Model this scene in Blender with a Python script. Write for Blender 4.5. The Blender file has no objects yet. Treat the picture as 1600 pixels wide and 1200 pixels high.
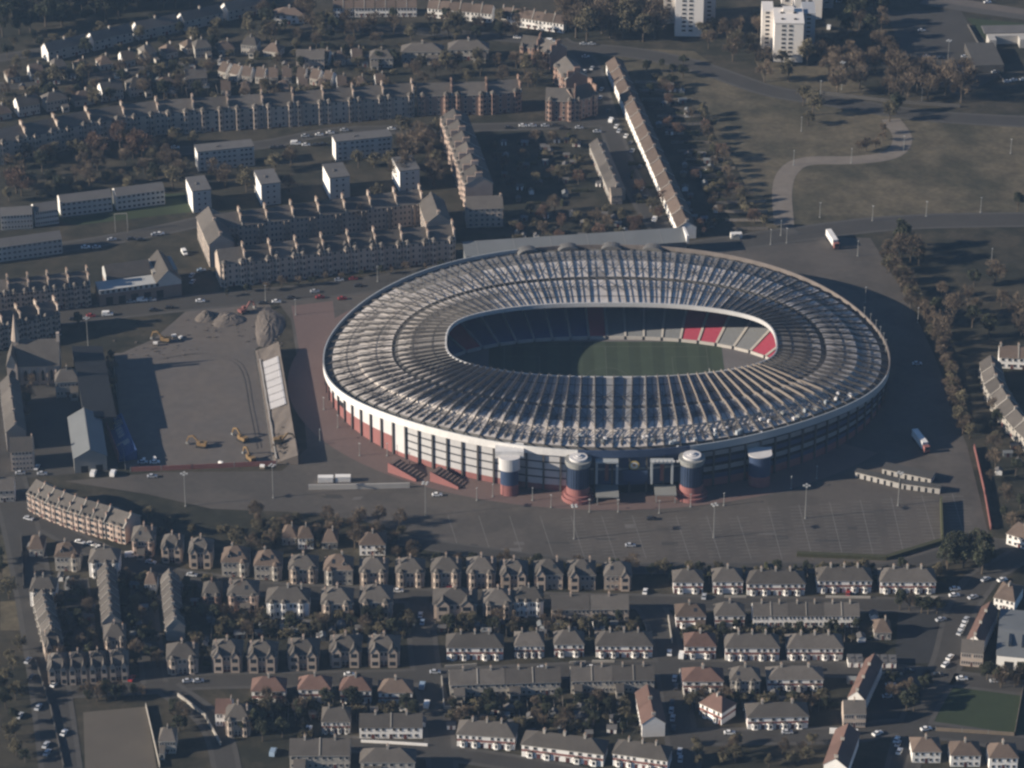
import bpy, math, random
from mathutils import Vector, Matrix
sin, cos, pi, rad = math.sin, math.cos, math.pi, math.radians
R = random.Random(11)
SC = bpy.context.scene
COL = SC.collection
# ------------------------------------------------------------------ camera frame (aircraft window, long lens)
DEP = rad(28); DIST = 1500.0; FPX = 5250.0
CX, CY, CZ = 0.0, -DIST*cos(DEP), DIST*sin(DEP)
_s, _c = sin(DEP), cos(DEP)
def G(px, py, z=0.0):
    """ground position (plan survey of the photograph, 1600x1200 frame)"""
    u = (px-800)/FPX; v = (600-py)/FPX
    dx, dy, dz = u, _c+v*_s, -_s+v*_c
    t = (z-CZ)/dz
    return Vector((CX+t*dx, CY+t*dy, z))
def PXM(px, py):
    a = G(px, py); b = G(px+1, py)
    return (b-a).length           # metres per pixel across
cam = bpy.data.cameras.new('camera'); cam.sensor_width = 36; cam.lens = FPX/1600*36
cam.clip_start = 5; cam.clip_end = 20000
co = bpy.data.objects.new('camera', cam); COL.objects.link(co)
co.location = (CX, CY, CZ); co.rotation_euler = (pi/2-DEP, 0, 0)
SC.camera = co
# ------------------------------------------------------------------ materials
MATS = {}
def M(name, col, rough=.85, var=.18, scale=.25, ov=0.0, spec=.25, metal=0.0, tint=False, scale2=None, var2=0.0, col2=None, sc2=.02, th=(.42, .58)):
    if name in MATS: return MATS[name]
    m = bpy.data.materials.new(name); m.use_nodes = True
    nt = m.node_tree; N = nt.nodes; L = nt.links
    b = N['Principled BSDF']
    b.inputs['Roughness'].default_value = rough; b.inputs['Metallic'].default_value = metal
    b.inputs['Specular IOR Level'].default_value = spec
    geo = N.new('ShaderNodeNewGeometry')
    def noise(sc, det=4):
        n = N.new('ShaderNodeTexNoise'); n.inputs['Scale'].default_value = sc; n.inputs['Detail'].default_value = det
        n.inputs['Roughness'].default_value = .6
        L.new(geo.outputs['Position'], n.inputs['Vector']); return n.outputs['Fac']
    def mth(op, a, bb):
        n = N.new('ShaderNodeMath'); n.operation = op
        for k, x in ((0, a), (1, bb)):
            if isinstance(x, (int, float)): n.inputs[k].default_value = x
            else: L.new(x, n.inputs[k])
        return n.outputs[0]
    base = N.new('ShaderNodeRGB'); base.outputs[0].default_value = (*col, 1); c = base.outputs[0]
    if col2:
        rr = N.new('ShaderNodeMapRange'); rr.inputs[1].default_value = th[0]; rr.inputs[2].default_value = th[1]
        L.new(noise(sc2, 6), rr.inputs[0])
        mx = N.new('ShaderNodeMix'); mx.data_type = 'RGBA'
        L.new(rr.outputs[0], mx.inputs[0]); L.new(c, mx.inputs[6]); mx.inputs[7].default_value = (*col2, 1); c = mx.outputs[2]
    f = mth('ADD', mth('MULTIPLY', mth('SUBTRACT', noise(scale), .5), 2*var*1.6), 1.0)
    if var2: f = mth('MULTIPLY', f, mth('ADD', mth('MULTIPLY', mth('SUBTRACT', noise(scale2), .5), 2*var2*1.6), 1.0))
    if ov:
        oi = N.new('ShaderNodeObjectInfo')
        f = mth('MULTIPLY', f, mth('ADD', mth('MULTIPLY', mth('SUBTRACT', oi.outputs['Random'], .5), 2*ov), 1.0))
    if tint:
        at = N.new('ShaderNodeAttribute'); at.attribute_name = 'tint'
        f = mth('MULTIPLY', f, at.outputs['Fac'])
    sc_ = N.new('ShaderNodeVectorMath'); sc_.operation = 'SCALE'
    L.new(c, sc_.inputs[0]); L.new(f, sc_.inputs['Scale'])
    L.new(sc_.outputs[0], b.inputs['Base Color'])
    MATS[name] = m
    return m
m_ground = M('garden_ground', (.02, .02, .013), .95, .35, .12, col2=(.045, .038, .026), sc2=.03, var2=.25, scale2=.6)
m_grass = M('rough_grass', (.098, .081, .053), .95, .4, .10, col2=(.046, .042, .027), sc2=.024, var2=.35, scale2=.35, th=(.44, .64))
m_path = M('worn_path', (.165, .142, .12), .95, .2, .2)
m_tarmac = M('shade_toned_tarmac', (.03, .03, .031), .95, .2, .1)
m_lawn = M('lawn_grass', (.03, .042, .02), .95, .15, .1, var2=.12, scale2=.6)
m_asph = M('asphalt', (.084, .073, .064), .9, .14, .03, var2=.14, scale2=.35, col2=(.068, .06, .053), sc2=.028, th=(.47, .56))
m_road = M('road_asphalt', (.05, .046, .042), .9, .2, .05, var2=.1, scale2=.6)
m_pave = M('paving', (.07, .065, .06), .9, .15, .3)
m_plaza = M('red_paving', (.128, .089, .080), .88, .1, .05, var2=.1, scale2=.5)
m_earth = M('bare_earth', (.118, .10, .086), .95, .16, .03, var2=.16, scale2=.22, col2=(.097, .085, .077), sc2=.03)
m_mud = M('earth_heap_soil', (.125, .105, .09), .95, .25, .15)
m_line = M('road_paint', (.34, .33, .31), .8, .3, .4)
m_sand = M('sandstone', (.36, .295, .245), .9, .15, .2, ov=.18)
m_redst = M('red_sandstone', (.25, .165, .13), .9, .15, .2, ov=.15)
m_rough = M('roughcast', (.33, .305, .27), .9, .12, .2, ov=.15)
m_pink = M('pink_sandstone', (.38, .29, .24), .9, .15, .2, ov=.15)
m_white = M('white_render', (.74, .715, .68), .8, .1, .2, ov=.12)
m_flat = M('pale_roughcast', (.40, .39, .375), .85, .08, .15, ov=.06)
m_band = M('red_tile_band', (.20, .085, .075), .85, .15, .3, ov=.2)
m_brick = M('red_brick', (.20, .085, .075), .88, .15, .2)
m_slate = M('slate_roof', (.088, .078, .069), .75, .2, .2, ov=.28, var2=.15, scale2=1.2)
m_tile = M('brown_roof_tile', (.105, .078, .062), .85, .2, .2, ov=.25, var2=.15, scale2=1.2)
m_rtile = M('red_roof_tile', (.125, .076, .062), .85, .2, .2, ov=.2, var2=.15, scale2=1.2)
m_felt = M('roof_felt', (.105, .10, .098), .9, .15, .15, ov=.1)
m_mroof = M('grey_metal_roof', (.15, .157, .16), .6, .12, .08)
m_glass = M('window_glass', (.02, .025, .032), .15, .1, .3, spec=.6)
m_frame = M('window_frame_white', (.36, .345, .33), .6, .05, .3)
m_dark = M('dark_opening', (.012, .012, .014), .9, .1, .3)
m_pot = M('chimney_pot', (.30, .2, .14), .9, .15, .5)
m_door = M('door_paint', (.10, .035, .03), .5, .1, .5, ov=.6)
m_bark = M('bark', (.075, .06, .045), .95, .2, .8)
m_twig = M('bare_twigs', (.118, .09, .064), .95, .15, .3, ov=.25, tint=True)
m_twigr = M('russet_twigs', (.125, .08, .058), .95, .15, .3, ov=.15, tint=True)
m_olive = M('olive_foliage', (.105, .09, .056), .95, .15, .3, ov=.25, tint=True)
m_ever = M('evergreen_foliage', (.04, .043, .026), .95, .2, .3, ov=.3, tint=True)
m_hedge = M('hedge_leaves', (.06, .06, .03), .95, .25, .6, ov=.4)
m_steel = M('galvanised_steel', (.22, .22, .21), .5, .08, .3)
m_timber = M('weathered_timber', (.15, .12, .09), .9, .2, .4, ov=.4)
m_rub = M('tyre_rubber', (.02, .02, .02), .9, .1, .5)
m_yel = M('yellow_machine_paint', (.20, .13, .06), .7, .1, .4)
m_conc = M('concrete', (.36, .34, .315), .85, .15, .15)
m_lamp = M('lamp_glass', (.38, .38, .37), .3, .05, .5)
# ------------------------------------------------------------------ mesh builder
class MB:
    def __init__(s): s.v = []; s.f = []; s.m = []; s.t = []
    def add(s, vs, fs, m=0, t=1.0):
        o = len(s.v); s.v += [tuple(x) for x in vs]
        for f in fs: s.f.append([o+i for i in f]); s.m.append(m); s.t.append(t)
    def poly(s, vs, m=0, t=1.0): s.add(vs, [list(range(len(vs)))], m, t)
    def box(s, x0, y0, z0, x1, y1, z1, m=0, top=True, t=1.0):
        if x0 > x1: x0, x1 = x1, x0
        if y0 > y1: y0, y1 = y1, y0
        vs = [(x0,y0,z0),(x1,y0,z0),(x1,y1,z0),(x0,y1,z0),(x0,y0,z1),(x1,y0,z1),(x1,y1,z1),(x0,y1,z1)]
        fs = [(0,1,5,4),(1,2,6,5),(2,3,7,6),(3,0,4,7),(0,3,2,1)]
        if top: fs.append((4,5,6,7))
        s.add(vs, fs, m, t)
    def prism(s, pts, z0, z1, m=0, mt=None, t=1.0):
        n = len(pts); z0f = z0 if callable(z0) else (lambda p: z0); z1f = z1 if callable(z1) else (lambda p: z1)
        b = [(p[0], p[1], z0f(p)) for p in pts]; tt = [(p[0], p[1], z1f(p)) for p in pts]
        s.add(b+tt, [(i, (i+1) % n, n+(i+1) % n, n+i) for i in range(n)], m, t)
        s.poly(tt, m if mt is None else mt, t)
    def beam(s, a, b, w, h=None, m=0, up=Vector((0,0,1))):
        a = Vector(a); b = Vector(b); h = h or w; d = (b-a)
        if d.length < 1e-6: return
        d.normalize()
        x = d.cross(up)
        if x.length < 1e-4: x = d.cross(Vector((1,0,0)))
        x.normalize(); y = x.cross(d); x *= w/2; y *= h/2
        vs = [a-x-y, a+x-y, a+x+y, a-x+y, b-x-y, b+x-y, b+x+y, b-x+y]
        s.add(vs, [(0,1,5,4),(1,2,6,5),(2,3,7,6),(3,0,4,7),(0,3,2,1),(4,5,6,7)], m)
    def cyl(s, c, r0, r1, z0, z1, n=12, m=0, cap=True, a0=0):
        b = [(c[0]+r0*cos(a0+2*pi*i/n), c[1]+r0*sin(a0+2*pi*i/n), z0) for i in range(n)]
        t = [(c[0]+r1*cos(a0+2*pi*i/n), c[1]+r1*sin(a0+2*pi*i/n), z1) for i in range(n)]
        s.add(b+t, [(i, (i+1) % n, n+(i+1) % n, n+i) for i in range(n)], m)
        if cap: s.poly(t, m)
    def tube(s, a, b, r0, r1, n=6, m=0):
        a = Vector(a); b = Vector(b); d = (b-a).normalized()
        x = d.cross(Vector((0,0,1)));
        if x.length < 1e-3: x = Vector((1,0,0))
        x.normalize(); y = d.cross(x)
        vs = [a+(x*cos(2*pi*i/n)+y*sin(2*pi*i/n))*r0 for i in range(n)]+[b+(x*cos(2*pi*i/n)+y*sin(2*pi*i/n))*r1 for i in range(n)]
        s.add(vs, [(i, (i+1) % n, n+(i+1) % n, n+i) for i in range(n)], m)
    def mesh(s, name, mats, tint=False, smooth=False):
        me = bpy.data.meshes.new(name); me.from_pydata(s.v, [], s.f)
        mats = mats if isinstance(mats, (list, tuple)) else [mats]
        for m in mats: me.materials.append(m)
        if len(mats) > 1: me.polygons.foreach_set('material_index', s.m)
        if smooth: me.polygons.foreach_set('use_smooth', [True]*len(s.f))
        if tint:
            a = me.attributes.new('tint', 'FLOAT', 'FACE'); a.data.foreach_set('value', s.t)
        me.update(); return me
    def build(s, name, mats, parent=None, tint=False, smooth=False):
        return put(name, s.mesh(name, mats, tint, smooth), parent)
def put(name, me, parent=None, loc=None, rz=0, sc=None):
    o = bpy.data.objects.new(name, me); COL.objects.link(o)
    if parent: o.parent = parent
    if loc is not None: o.location = loc
    if rz: o.rotation_euler = (0, 0, rz)
    if sc: o.scale = sc
    return o
LABELS = {}
def tag(o, label, cat, group=None, kind=None):
    if kind: o['kind'] = kind
    n = len(label.split())
    if not 4 <= n <= 16: print('LABEL LENGTH', n, label)
    if label in LABELS: print('DUP LABEL', label)
    LABELS[label] = 1
    o['label'] = label; o['category'] = cat
    if group: o['group'] = group
    return o
def struct(o): o['kind'] = 'structure'; return o
def thing(name, loc=(0,0,0), rz=0, sc=None):
    return put(name, None, None, loc, rz, sc)
_O = 'first second third fourth fifth sixth seventh eighth ninth tenth eleventh twelfth thirteenth fourteenth fifteenth sixteenth seventeenth eighteenth nineteenth twentieth'.split()
_T = {2:'twenty', 3:'thirty', 4:'forty', 5:'fifty', 6:'sixty'}
def ordw(i):
    i += 1
    if i <= 20: return _O[i-1]
    t, u = divmod(i, 10)
    return _T[t]+'-'+_O[u-1] if u else {3:'thirtieth', 4:'fortieth', 5:'fiftieth', 6:'sixtieth'}[t]
def nth(i, n, frm='from the left'):
    if n == 1: return ''
    if n == 2: return ['nearer first', ''][0] if False else (ordw(i)+' '+frm)
    return ordw(i)+' '+frm
# a prototype is a nested list of (part name, mesh, location, rotation, children)
def place(proto, name, loc, rz, sc=(1,1,1)):
    r = thing(name, loc, rz, sc)
    def rec(parts, par):
        for (pn, me, l, z, ch) in parts:
            o = bpy.data.objects.new(pn, me); o.parent = par; o.location = l
            if z: o.rotation_euler = (0, 0, z)
            COL.objects.link(o)
            if ch: rec(ch, o)
    rec(proto, r)
    return r
# ------------------------------------------------------------------ flat setting sheets
def sheet(name, pts, z, mat, px=True):
    m = MB(); v = [(G(*p).x, G(*p).y, z) for p in pts] if px else [(p[0], p[1], z) for p in pts]
    m.poly(v); return struct(m.build(name, mat))
def offs(W, d):
    out = []
    for i, p in enumerate(W):
        a = W[max(i-1, 0)]; b = W[min(i+1, len(W)-1)]
        t = (b-a); t.z = 0; t.normalize(); n = Vector((-t.y, t.x, 0))
        out.append(p+n*d)
    return out
def smooth(pts, k=6):
    P = [G(*p) for p in pts]
    if len(P) < 3: return P
    P = [2*P[0]-P[1]]+P+[2*P[-1]-P[-2]]; out = []
    for i in range(1, len(P)-2):
        a, b, c, d = P[i-1:i+3]
        for j in range(k):
            t = j/k
            out.append(.5*((2*b)+(c-a)*t+(2*a-5*b+4*c-d)*t*t+(3*b-a-3*c+d)*t**3))
    out.append(P[-2]); return out
_rz = [0]
def road(pts, w, name='road', pave=2.0, mat=None, lines=True):
    _rz[0] += 1; z = .05+.004*_rz[0]
    W = smooth(pts); m = MB(); L = offs(W, w/2); Rr = offs(W, -w/2)
    for i in range(len(W)-1):
        m.poly([(L[i].x, L[i].y, z), (Rr[i].x, Rr[i].y, z), (Rr[i+1].x, Rr[i+1].y, z), (L[i+1].x, L[i+1].y, z)])
    struct(m.build(name, mat or m_road))
    if pave:
        for s in (1, -1):
            k = MB(); A = offs(W, s*(w/2)); B = offs(W, s*(w/2+pave)); zt = z-.01; n = len(W)
            # pavement sheet just under the road level of crossings, with a kerb face where it stands free
            for i in range(n-1):
                q = [(A[i].x, A[i].y, zt-.002), (A[i+1].x, A[i+1].y, zt-.002), (B[i+1].x, B[i+1].y, zt-.002), (B[i].x, B[i].y, zt-.002)]
                k.poly(q if s < 0 else q[::-1])
            struct(k.build('pavement', m_pave))
# ================================================================== building prototypes
def win_mesh(w, h, tag_='window'):
    k = ('win', round(w, 2), round(h, 2))
    if k in MATS: return MATS[k]
    m = MB(); m.box(-w/2, -.10, 0, w/2, .02, h, 0)          # frame block
    m.poly([(-w/2+.12, -.115, .12), (w/2-.12, -.115, .12), (w/2-.12, -.115, h-.12), (-w/2+.12, -.115, h-.12)], 1)
    m.box(-w/2-.15, -.2, -.12, w/2+.15, 0, -.003, 0)
    me = m.mesh('window', [m_frame, m_glass]); MATS[k] = me; return me
def door_mesh():
    if 'door' in MATS: return MATS['door']
    m = MB(); m.box(-.55, -.1, 0, .55, .02, 2.1, 0); m.box(-.75, -.25, 2.1, .75, .02, 2.3, 1)
    me = m.mesh('door', [m_door, m_frame]); MATS['door'] = me; return me
def chim_mesh(w, d, h, wall):
    k = ('chim', w, d, h, wall.name)
    if k in MATS: return MATS[k]
    m = MB(); m.box(-w/2, -d/2, 0, w/2, d/2, h, 0); m.box(-w/2-.12, -d/2-.12, h, w/2+.12, d/2+.12, h+.18, 0)
    n = max(2, int(max(w, d)/.7)); 
    for i in range(n):
        t = (i+.5)/n-.5
        x, y = (t*w, 0) if w > d else (0, t*d)
        m.cyl((x, y), .17, .14, h+.18, h+.8, 6, 1)
    me = m.mesh('chimney', [wall, m_pot]); MATS[k] = me; return me
def bay_mesh(w, dp, h, storeys, wall, cap, roofm, z0=0.0):
    """canted bay: three faces with a dark window per storey, small hipped or pointed roof"""
    m = MB(); f = .52
    pl = [(-w/2, 0.02), (-w/2*f, -dp), (w/2*f, -dp), (w/2, 0.02)]
    for i in range(3):
        a, b = pl[i], pl[i+1]
        m.poly([(a[0], a[1], z0), (b[0], b[1], z0), (b[0], b[1], h), (a[0], a[1], h)], 0)
        dx, dy = b[0]-a[0], b[1]-a[1]; l = math.hypot(dx, dy); nx, ny = dy/l*.03, -dx/l*.03
        for s in range(storeys):
            za = z0+(h-z0)*(s+.30)/storeys; zb = z0+(h-z0)*(s+.82)/storeys
            g_ = .18 if i == 1 else .30
            p = [(a[0]+dx*g_+nx, a[1]+dy*g_+ny), (a[0]+dx*(1-g_)+nx, a[1]+dy*(1-g_)+ny)]
            m.poly([(p[0][0], p[0][1], za), (p[1][0], p[1][1], za), (p[1][0], p[1][1], zb), (p[0][0], p[0][1], zb)], 1)
    ap = (0, -dp*.25, h+cap)
    e = [(p[0]*1.08, p[1]*1.08-.05 if p[1] < 0 else p[1], h+.001) for p in pl]
    for i in range(3): m.poly([e[i], e[i+1], ap], 2)
    m.poly([e[3], (w/2, 1.2, h+.3*cap), ap], 2); m.poly([(-w/2, 1.2, h+.3*cap), e[0], ap], 2)
    return m.mesh('bay_window', [wall, m_glass, roofm])
def gable_bay_mesh(w, dp, h, rise, storeys, wall, roofm, back=3.0):
    m = MB()
    m.box(-w/2, -dp, 0, w/2, .02, h, 0, top=False)
    m.poly([(-w/2, -dp, h), (w/2, -dp, h), (0, -dp, h+rise)], 0)
    o = .25
    m.poly([(-w/2-o, -dp-o, h-o*rise/w*2), (0, -dp-o, h+rise+.05), (0, back, h+rise+.05), (-w/2-o, back, h-o*rise/w*2)], 2)
    m.poly([(0, -dp-o, h+rise+.05), (w/2+o, -dp-o, h-o*rise/w*2), (w/2+o, back, h-o*rise/w*2), (0, back, h+rise+.05)], 2)
    for s in range(storeys):
        za = h*(s+.3)/storeys; zb = h*(s+.8)/storeys
        m.poly([(-w*.32, -dp-.03, za), (w*.32, -dp-.03, za), (w*.32, -dp-.03, zb), (-w*.32, -dp-.03, zb)], 1)
        m.poly([(-w/2-.03, -dp*.2, za), (-w/2-.03, -dp*.85, za), (-w/2-.03, -dp*.85, zb), (-w/2-.03, -dp*.2, zb)], 1)
    return m.mesh('gabled_bay', [wall, m_glass, roofm])
def dormer_mesh(wall, roofm):
    m = MB(); m.box(-.9, 0, 0, .9, 3, 1.5, 0, top=False); m.poly([(-.9, 0, 1.5), (.9, 0, 1.5), (0, 0, 2.5)], 0)
    m.poly([(-1.1, -.2, 1.35), (0, -.2, 2.6), (0, 3.2, 2.6), (-1.1, 3.2, 1.35)], 2); m.poly([(0, -.2, 2.6), (1.1, -.2, 1.35), (1.1, 3.2, 1.35), (0, 3.2, 2.6)], 2)
    m.poly([(-.6, -.03, .3), (.6, -.03, .3), (.6, -.03, 1.4), (-.6, -.03, 1.4)], 1)
    return m.mesh('dormer', [wall, m_glass, roofm])
PRO = {}
def house(key, w, d, h, rise, roof='hip', wall=None, roofm=None, storeys=2, bands=None, bays=(), bayk=None, chims=(), wins=None,
          doors=(), gwall=None, ww=1.1, wh=1.4, dormers=(), ext=None, sidewins=0, ridges=(), chw=(.7, 1.4, .7), sky=()):
    """front wall on y=0 looking to -y, back wall at y=d; returns the nested part list"""
    wall = wall or m_sand; roofm = roofm or m_slate; P = []
    m = MB(); x = w/2
    bands = bands or [(0, h, 0)]
    mats = [wall, m_band, m_white, gwall or wall, m_brick, m_rough]
    for (a, b, mi) in bands:
        m.box(-x, 0, a, x, d, b, mi, top=False)
    if gwall:      # gable ends get a paler wall colour than the front
        for sx in (-1, 1): m.poly([(sx*(x+.02), 0, 0), (sx*(x+.02), d, 0), (sx*(x+.02), d, h), (sx*(x+.02), 0, h)][::sx], 3)
    if roof == 'gable':
        for sx in (-1, 1):
            t = [(sx*(x+(.02 if gwall else 0)), 0, h), (sx*(x+(.02 if gwall else 0)), d, h), (sx*(x+(.02 if gwall else 0)), d/2, h+rise)]
            m.poly(t[::sx], 3)
    P.append(('wall', m.mesh('wall', mats), (0,0,0), 0, []))
    r = MB(); o = .4; ze = h-.1; zr = h+rise; th = .22
    if roof == 'hip':
        i = min(d/2*.95, x*.9)
        e = [(-x-o, -o), (x+o, -o), (x+o, d+o), (-x-o, d+o)]; q = [(-x+i, d/2, zr), (x-i, d/2, zr)]
        E_ = [(a, b, ze) for a, b in e]; B_ = [(a, b, ze-th) for a, b in e]
        r.poly([E_[0], E_[1], q[1], q[0]]); r.poly([E_[1], E_[2], q[1]]); r.poly([E_[2], E_[3], q[0], q[1]]); r.poly([E_[3], E_[0], q[0]])
        for k in range(4): r.poly([B_[k], B_[(k+1) % 4], E_[(k+1) % 4], E_[k]], 1)
        r.poly(B_[::-1], 1)
        rx = (x-i)
    elif roof == 'gable':
        g = .15; s = rise/(d/2); zl = ze-o*s*.5
        A = [(-x-g, -o, zl), (x+g, -o, zl), (x+g, d/2, zr+.12), (-x-g, d/2, zr+.12), (x+g, d+o, zl), (-x-g, d+o, zl)]
        r.poly([A[0], A[1], A[2], A[3]]); r.poly([A[3], A[2], A[4], A[5]])
        D_ = [(a, b, c-th) for a, b, c in A]
        r.poly([D_[0], D_[1], A[1], A[0]], 1); r.poly([D_[1], D_[2], A[2], A[1]], 1); r.poly([D_[2], D_[4], A[4], A[2]], 1); r.poly([D_[4], D_[5], A[5], A[4]], 1)
        r.poly([D_[5], D_[3], A[3], A[5]], 1); r.poly([D_[3], D_[0], A[0], A[3]], 1)
        for rx_ in ridges:    # raised party-wall skews across the roof
            for (ya, yb, za, zb) in ((-o, d/2, zl, zr+.12), (d/2, d+o, zr+.12, zl)):
                r.add([(rx_-.2, ya, za+.3), (rx_+.2, ya, za+.3), (rx_+.2, yb, zb+.3), (rx_-.2, yb, zb+.3), (rx_-.2, ya, za-.1), (rx_+.2, ya, za-.1), (rx_+.2, yb, zb-.1), (rx_-.2, yb, zb-.1)],
                      [(0,1,2,3), (4,5,1,0), (5,6,2,1), (7,4,0,3)], 1)
    else:
        r.box(-x-.25, -.25, h, x+.25, d+.25, h+.35, 0); r.box(-x*.3, d*.4, h+.35, -x*.2, d*.55, h+.9, 0)
    ch = []
    for (cx, cyf) in chims:
        zc = h+rise*(1-abs(cyf-.5)*2)*.75 if roof != 'flat' else h+.3
        ch.append(('chimney', chim_mesh(chw[0], chw[1], chw[2]+rise*.25+.2, wall if wall.name != 'white_render' else m_rough), (cx, cyf*d, zc), 0, []))
    for dx in dormers: ch.append(('dormer', dormer_mesh(wall, roofm), (dx, d*.12, h+rise*.12), 0, []))
    for (sx_, f_) in sky:
        k_ = MB(); y0_, y1_ = f_*d/2, (f_+.28)*d/2; zz = lambda y: ze+(zr-ze)*(y+o)/(d/2+o)+.07
        k_.poly([(sx_-.7, y0_, zz(y0_)), (sx_+.7, y0_, zz(y0_)), (sx_+.7, y1_, zz(y1_)), (sx_-.7, y1_, zz(y1_))]); ch.append(('skylight', k_.mesh('skylight', m_glass if f_ < .5 else m_tile), (0,0,0), 0, []))
    P.append(('roof', r.mesh('roof', [roofm, m_rough if roof != 'flat' else m_felt]), (0,0,0), 0, ch))
    if bays:
        if bayk and bayk[0] == 'gable':
            bm = gable_bay_mesh(bayk[1], bayk[2], bayk[3], bayk[4], storeys, wall, roofm)
        else:
            bw, bd, bh, bc = bayk if bayk else (2.6, 1.0, h, 1.6)
            bm = bay_mesh(bw, bd, bh, max(1, round(bh/h*storeys)), m_white if (bands and len(bands) > 1) else wall, bc, roofm)
        for bx in bays: P.append(('bay_window' if not (bayk and bayk[0] == 'gable') else 'gabled_bay', bm, (bx, 0, 0), 0, []))
    wm = win_mesh(ww, wh); fh = h/storeys
    for s in range(storeys):
        for wx in (wins[s] if wins and isinstance(wins[0], (list, tuple)) else (wins or ())):
            P.append(('window', wm, (wx, 0, s*fh+fh*.32), 0, []))
        for k in range(sidewins):
            P.append(('window', wm, (-x-(.02 if gwall else 0), d*(k+.5)/sidewins, s*fh+fh*.32), -pi/2, []))
    for dx in doors: P.append(('door', door_mesh(), (dx, 0, 0), 0, []))
    if ext:
        ew, ed, eh, ex = ext; e = MB(); e.box(ex-ew/2, -ed, 0, ex+ew/2, .02, eh, 0, top=False)
        e.poly([(ex-ew/2-.2, -ed-.2, eh-.05), (ex+ew/2+.2, -ed-.2, eh-.05), (ex+ew/2+.2, .02, eh+1), (ex-ew/2-.2, .02, eh+1)], 1)
        e.poly([(ex-ew*.3, -ed-.03, eh*.35), (ex+ew*.3, -ed-.03, eh*.35), (ex+ew*.3, -ed-.03, eh*.8), (ex-ew*.3, -ed-.03, eh*.8)], 2)
        P.append(('rear_extension', e.mesh('rear_extension', [wall, roofm, m_glass]), (0,0,0), 0, []))
    PRO[key] = (P, w, d, h); return key
SB = [(0, 2.4, 2), (2.4, 3.4, 1), (3.4, 5.6, 2)]
# tenements (sections between chimney-topped party walls)
def tsec(key, w, wall, bx, h=12, st=4, rise=4.6, d=12.5, bw=2.9, dorm=(), ch=(.8, 3.2, 1.6), bd=1.25):
    n = [-w*.12, w*.12, -w*.43 if bx < w*.36 else 0, w*.43 if bx < w*.36 else 0.001]
    house(key, w, d, h, rise, 'gable', wall, m_slate, st, bays=(-bx, bx), bayk=(bw, bd, h+.3, 2.0 if bd > 1 else 1.0), chims=((w/2-.35, .5), (w/2-.35, .2)),
          wins=sorted(set(round(q, 2) for q in n)), doors=(.0,), ridges=(w/2-.2,), ww=1.2, wh=1.7, dormers=dorm, chw=ch)
tsec('tenA', 16.4, m_sand, 4.1); tsec('tenB', 16.0, m_sand, 5.6); tsec('tenC', 13.0, m_sand, 4.2, rise=5); tsec('tenD', 13.0, m_sand, 4.2, rise=5, dorm=(-4.2, 4.2))
tsec('tenR', 18.0, m_redst, 6.0, h=11.5, rise=4.5); tsec('tenR3', 14.0, m_redst, 4.5, h=9.5, st=3, rise=4)
tsec('tenP', 13.7, m_pink, 4.2, h=12.5, rise=4.2, bw=3.2, bd=.6); tsec('tenS', 9.7, m_sand, 2.6, h=11, rise=4.2, bw=2.2); tsec('tenT', 6.6, m_pink, 1.4, h=8.5, st=3, rise=4, d=11, bw=2.3, ch=(.5, .9, .3), bd=.45)
house('tenBack', 13, 12, 12, 4.6, 'gable', m_sand, m_slate, 4, bays=(1.2, 3.4), bayk=(1.0, 1.0, 11.5, .3), chims=((6.1, .5), (6.1, .2)), wins=[-5, -3, -.8, 5.3], ridges=(6.3,), ww=1.1, wh=1.6, chw=(.8, 3.2, 1.8))
house('tenEnd', 14, 12, 12, 4.6, 'gable', m_sand, m_slate, 4, wins=[-5.4, -3.2, -1, 1, 3.2, 5.4], chims=((6.4, .5),), ww=1.2, wh=1.6)
# flats
house('slab', 30.5, 9, 10.6, .3, 'flat', m_flat, m_felt, 4, wins=[-13, -10.2, -6.2, -3.6, -.8, 1.8, 4.6, 8.6, 11, 13.4], gwall=m_white, ww=1.7, wh=1.25)
house('point', 10.8, 17, 11.6, .3, 'flat', m_flat, m_felt, 4, wins=[-1.6, 1.9], gwall=m_white, ww=1.2, wh=1.1)
house('slab3', 25, 9, 8, 2.2, 'gable', m_flat, m_felt, 3, wins=[-11, -8.6, -6, -3.4, -1, 1.4, 4, 6.5, 9, 11.3], gwall=m_white, ww=1.6, wh=1.3)
# villas, semis, terraces
house('villa', 12, 10.5, 7.2, 4.2, 'hip', m_sand, m_slate, 2, bays=(-3.7, 3.7), bayk=(3.0, 1.1, 7.0, 1.6), chims=((0, .5), (4.6, .35)), wins=[-.9, .9], doors=(-.9, .9), ww=1.1, wh=1.6, sidewins=2)
house('villa2', 12, 10.5, 7.2, 4.0, 'hip', m_sand, m_slate, 2, bays=(-3.4, 3.4), bayk=('gable', 3.6, 1.2, 7.0, 2.4), chims=((0, .5), (-4.4, .35)), wins=[-.8, .8], doors=(-.8, .8), ww=1.0, wh=1.6, sidewins=2)
house('villaW', 17, 10.5, 7.2, 4.0, 'hip', m_white, m_slate, 2, bays=(-6.2, -1.5, 5.5), bayk=(2.6, 1.1, 7.0, 1.5), chims=((0, .5), (5.4, .5)), wins=[-4, 1.4, 3], ww=1.1, wh=1.5)
house('villaR', 12, 10, 7, 4.0, 'hip', m_redst, m_slate, 2, bays=(-3.5, 3.5), bayk=(2.8, 1.0, 6.8, 1.5), chims=((0, .5),), wins=[-1, 1], doors=(0,))
for q, rm in (('semi', m_slate), ('semiB', m_tile), ('semiR', m_rtile)):
    house(q, 12.6, 8.6, 5.6, 3.6, 'hip', m_white, rm, 2, bands=SB, bays=(-3.1, 3.1), bayk=(2.8, .8, 2.7, .5), chims=((0, .5),), wins=[[], [-4.6, -2, 2, 4.6]], doors=(-5.3, 5.3), ww=1.2, wh=1.2)
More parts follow.
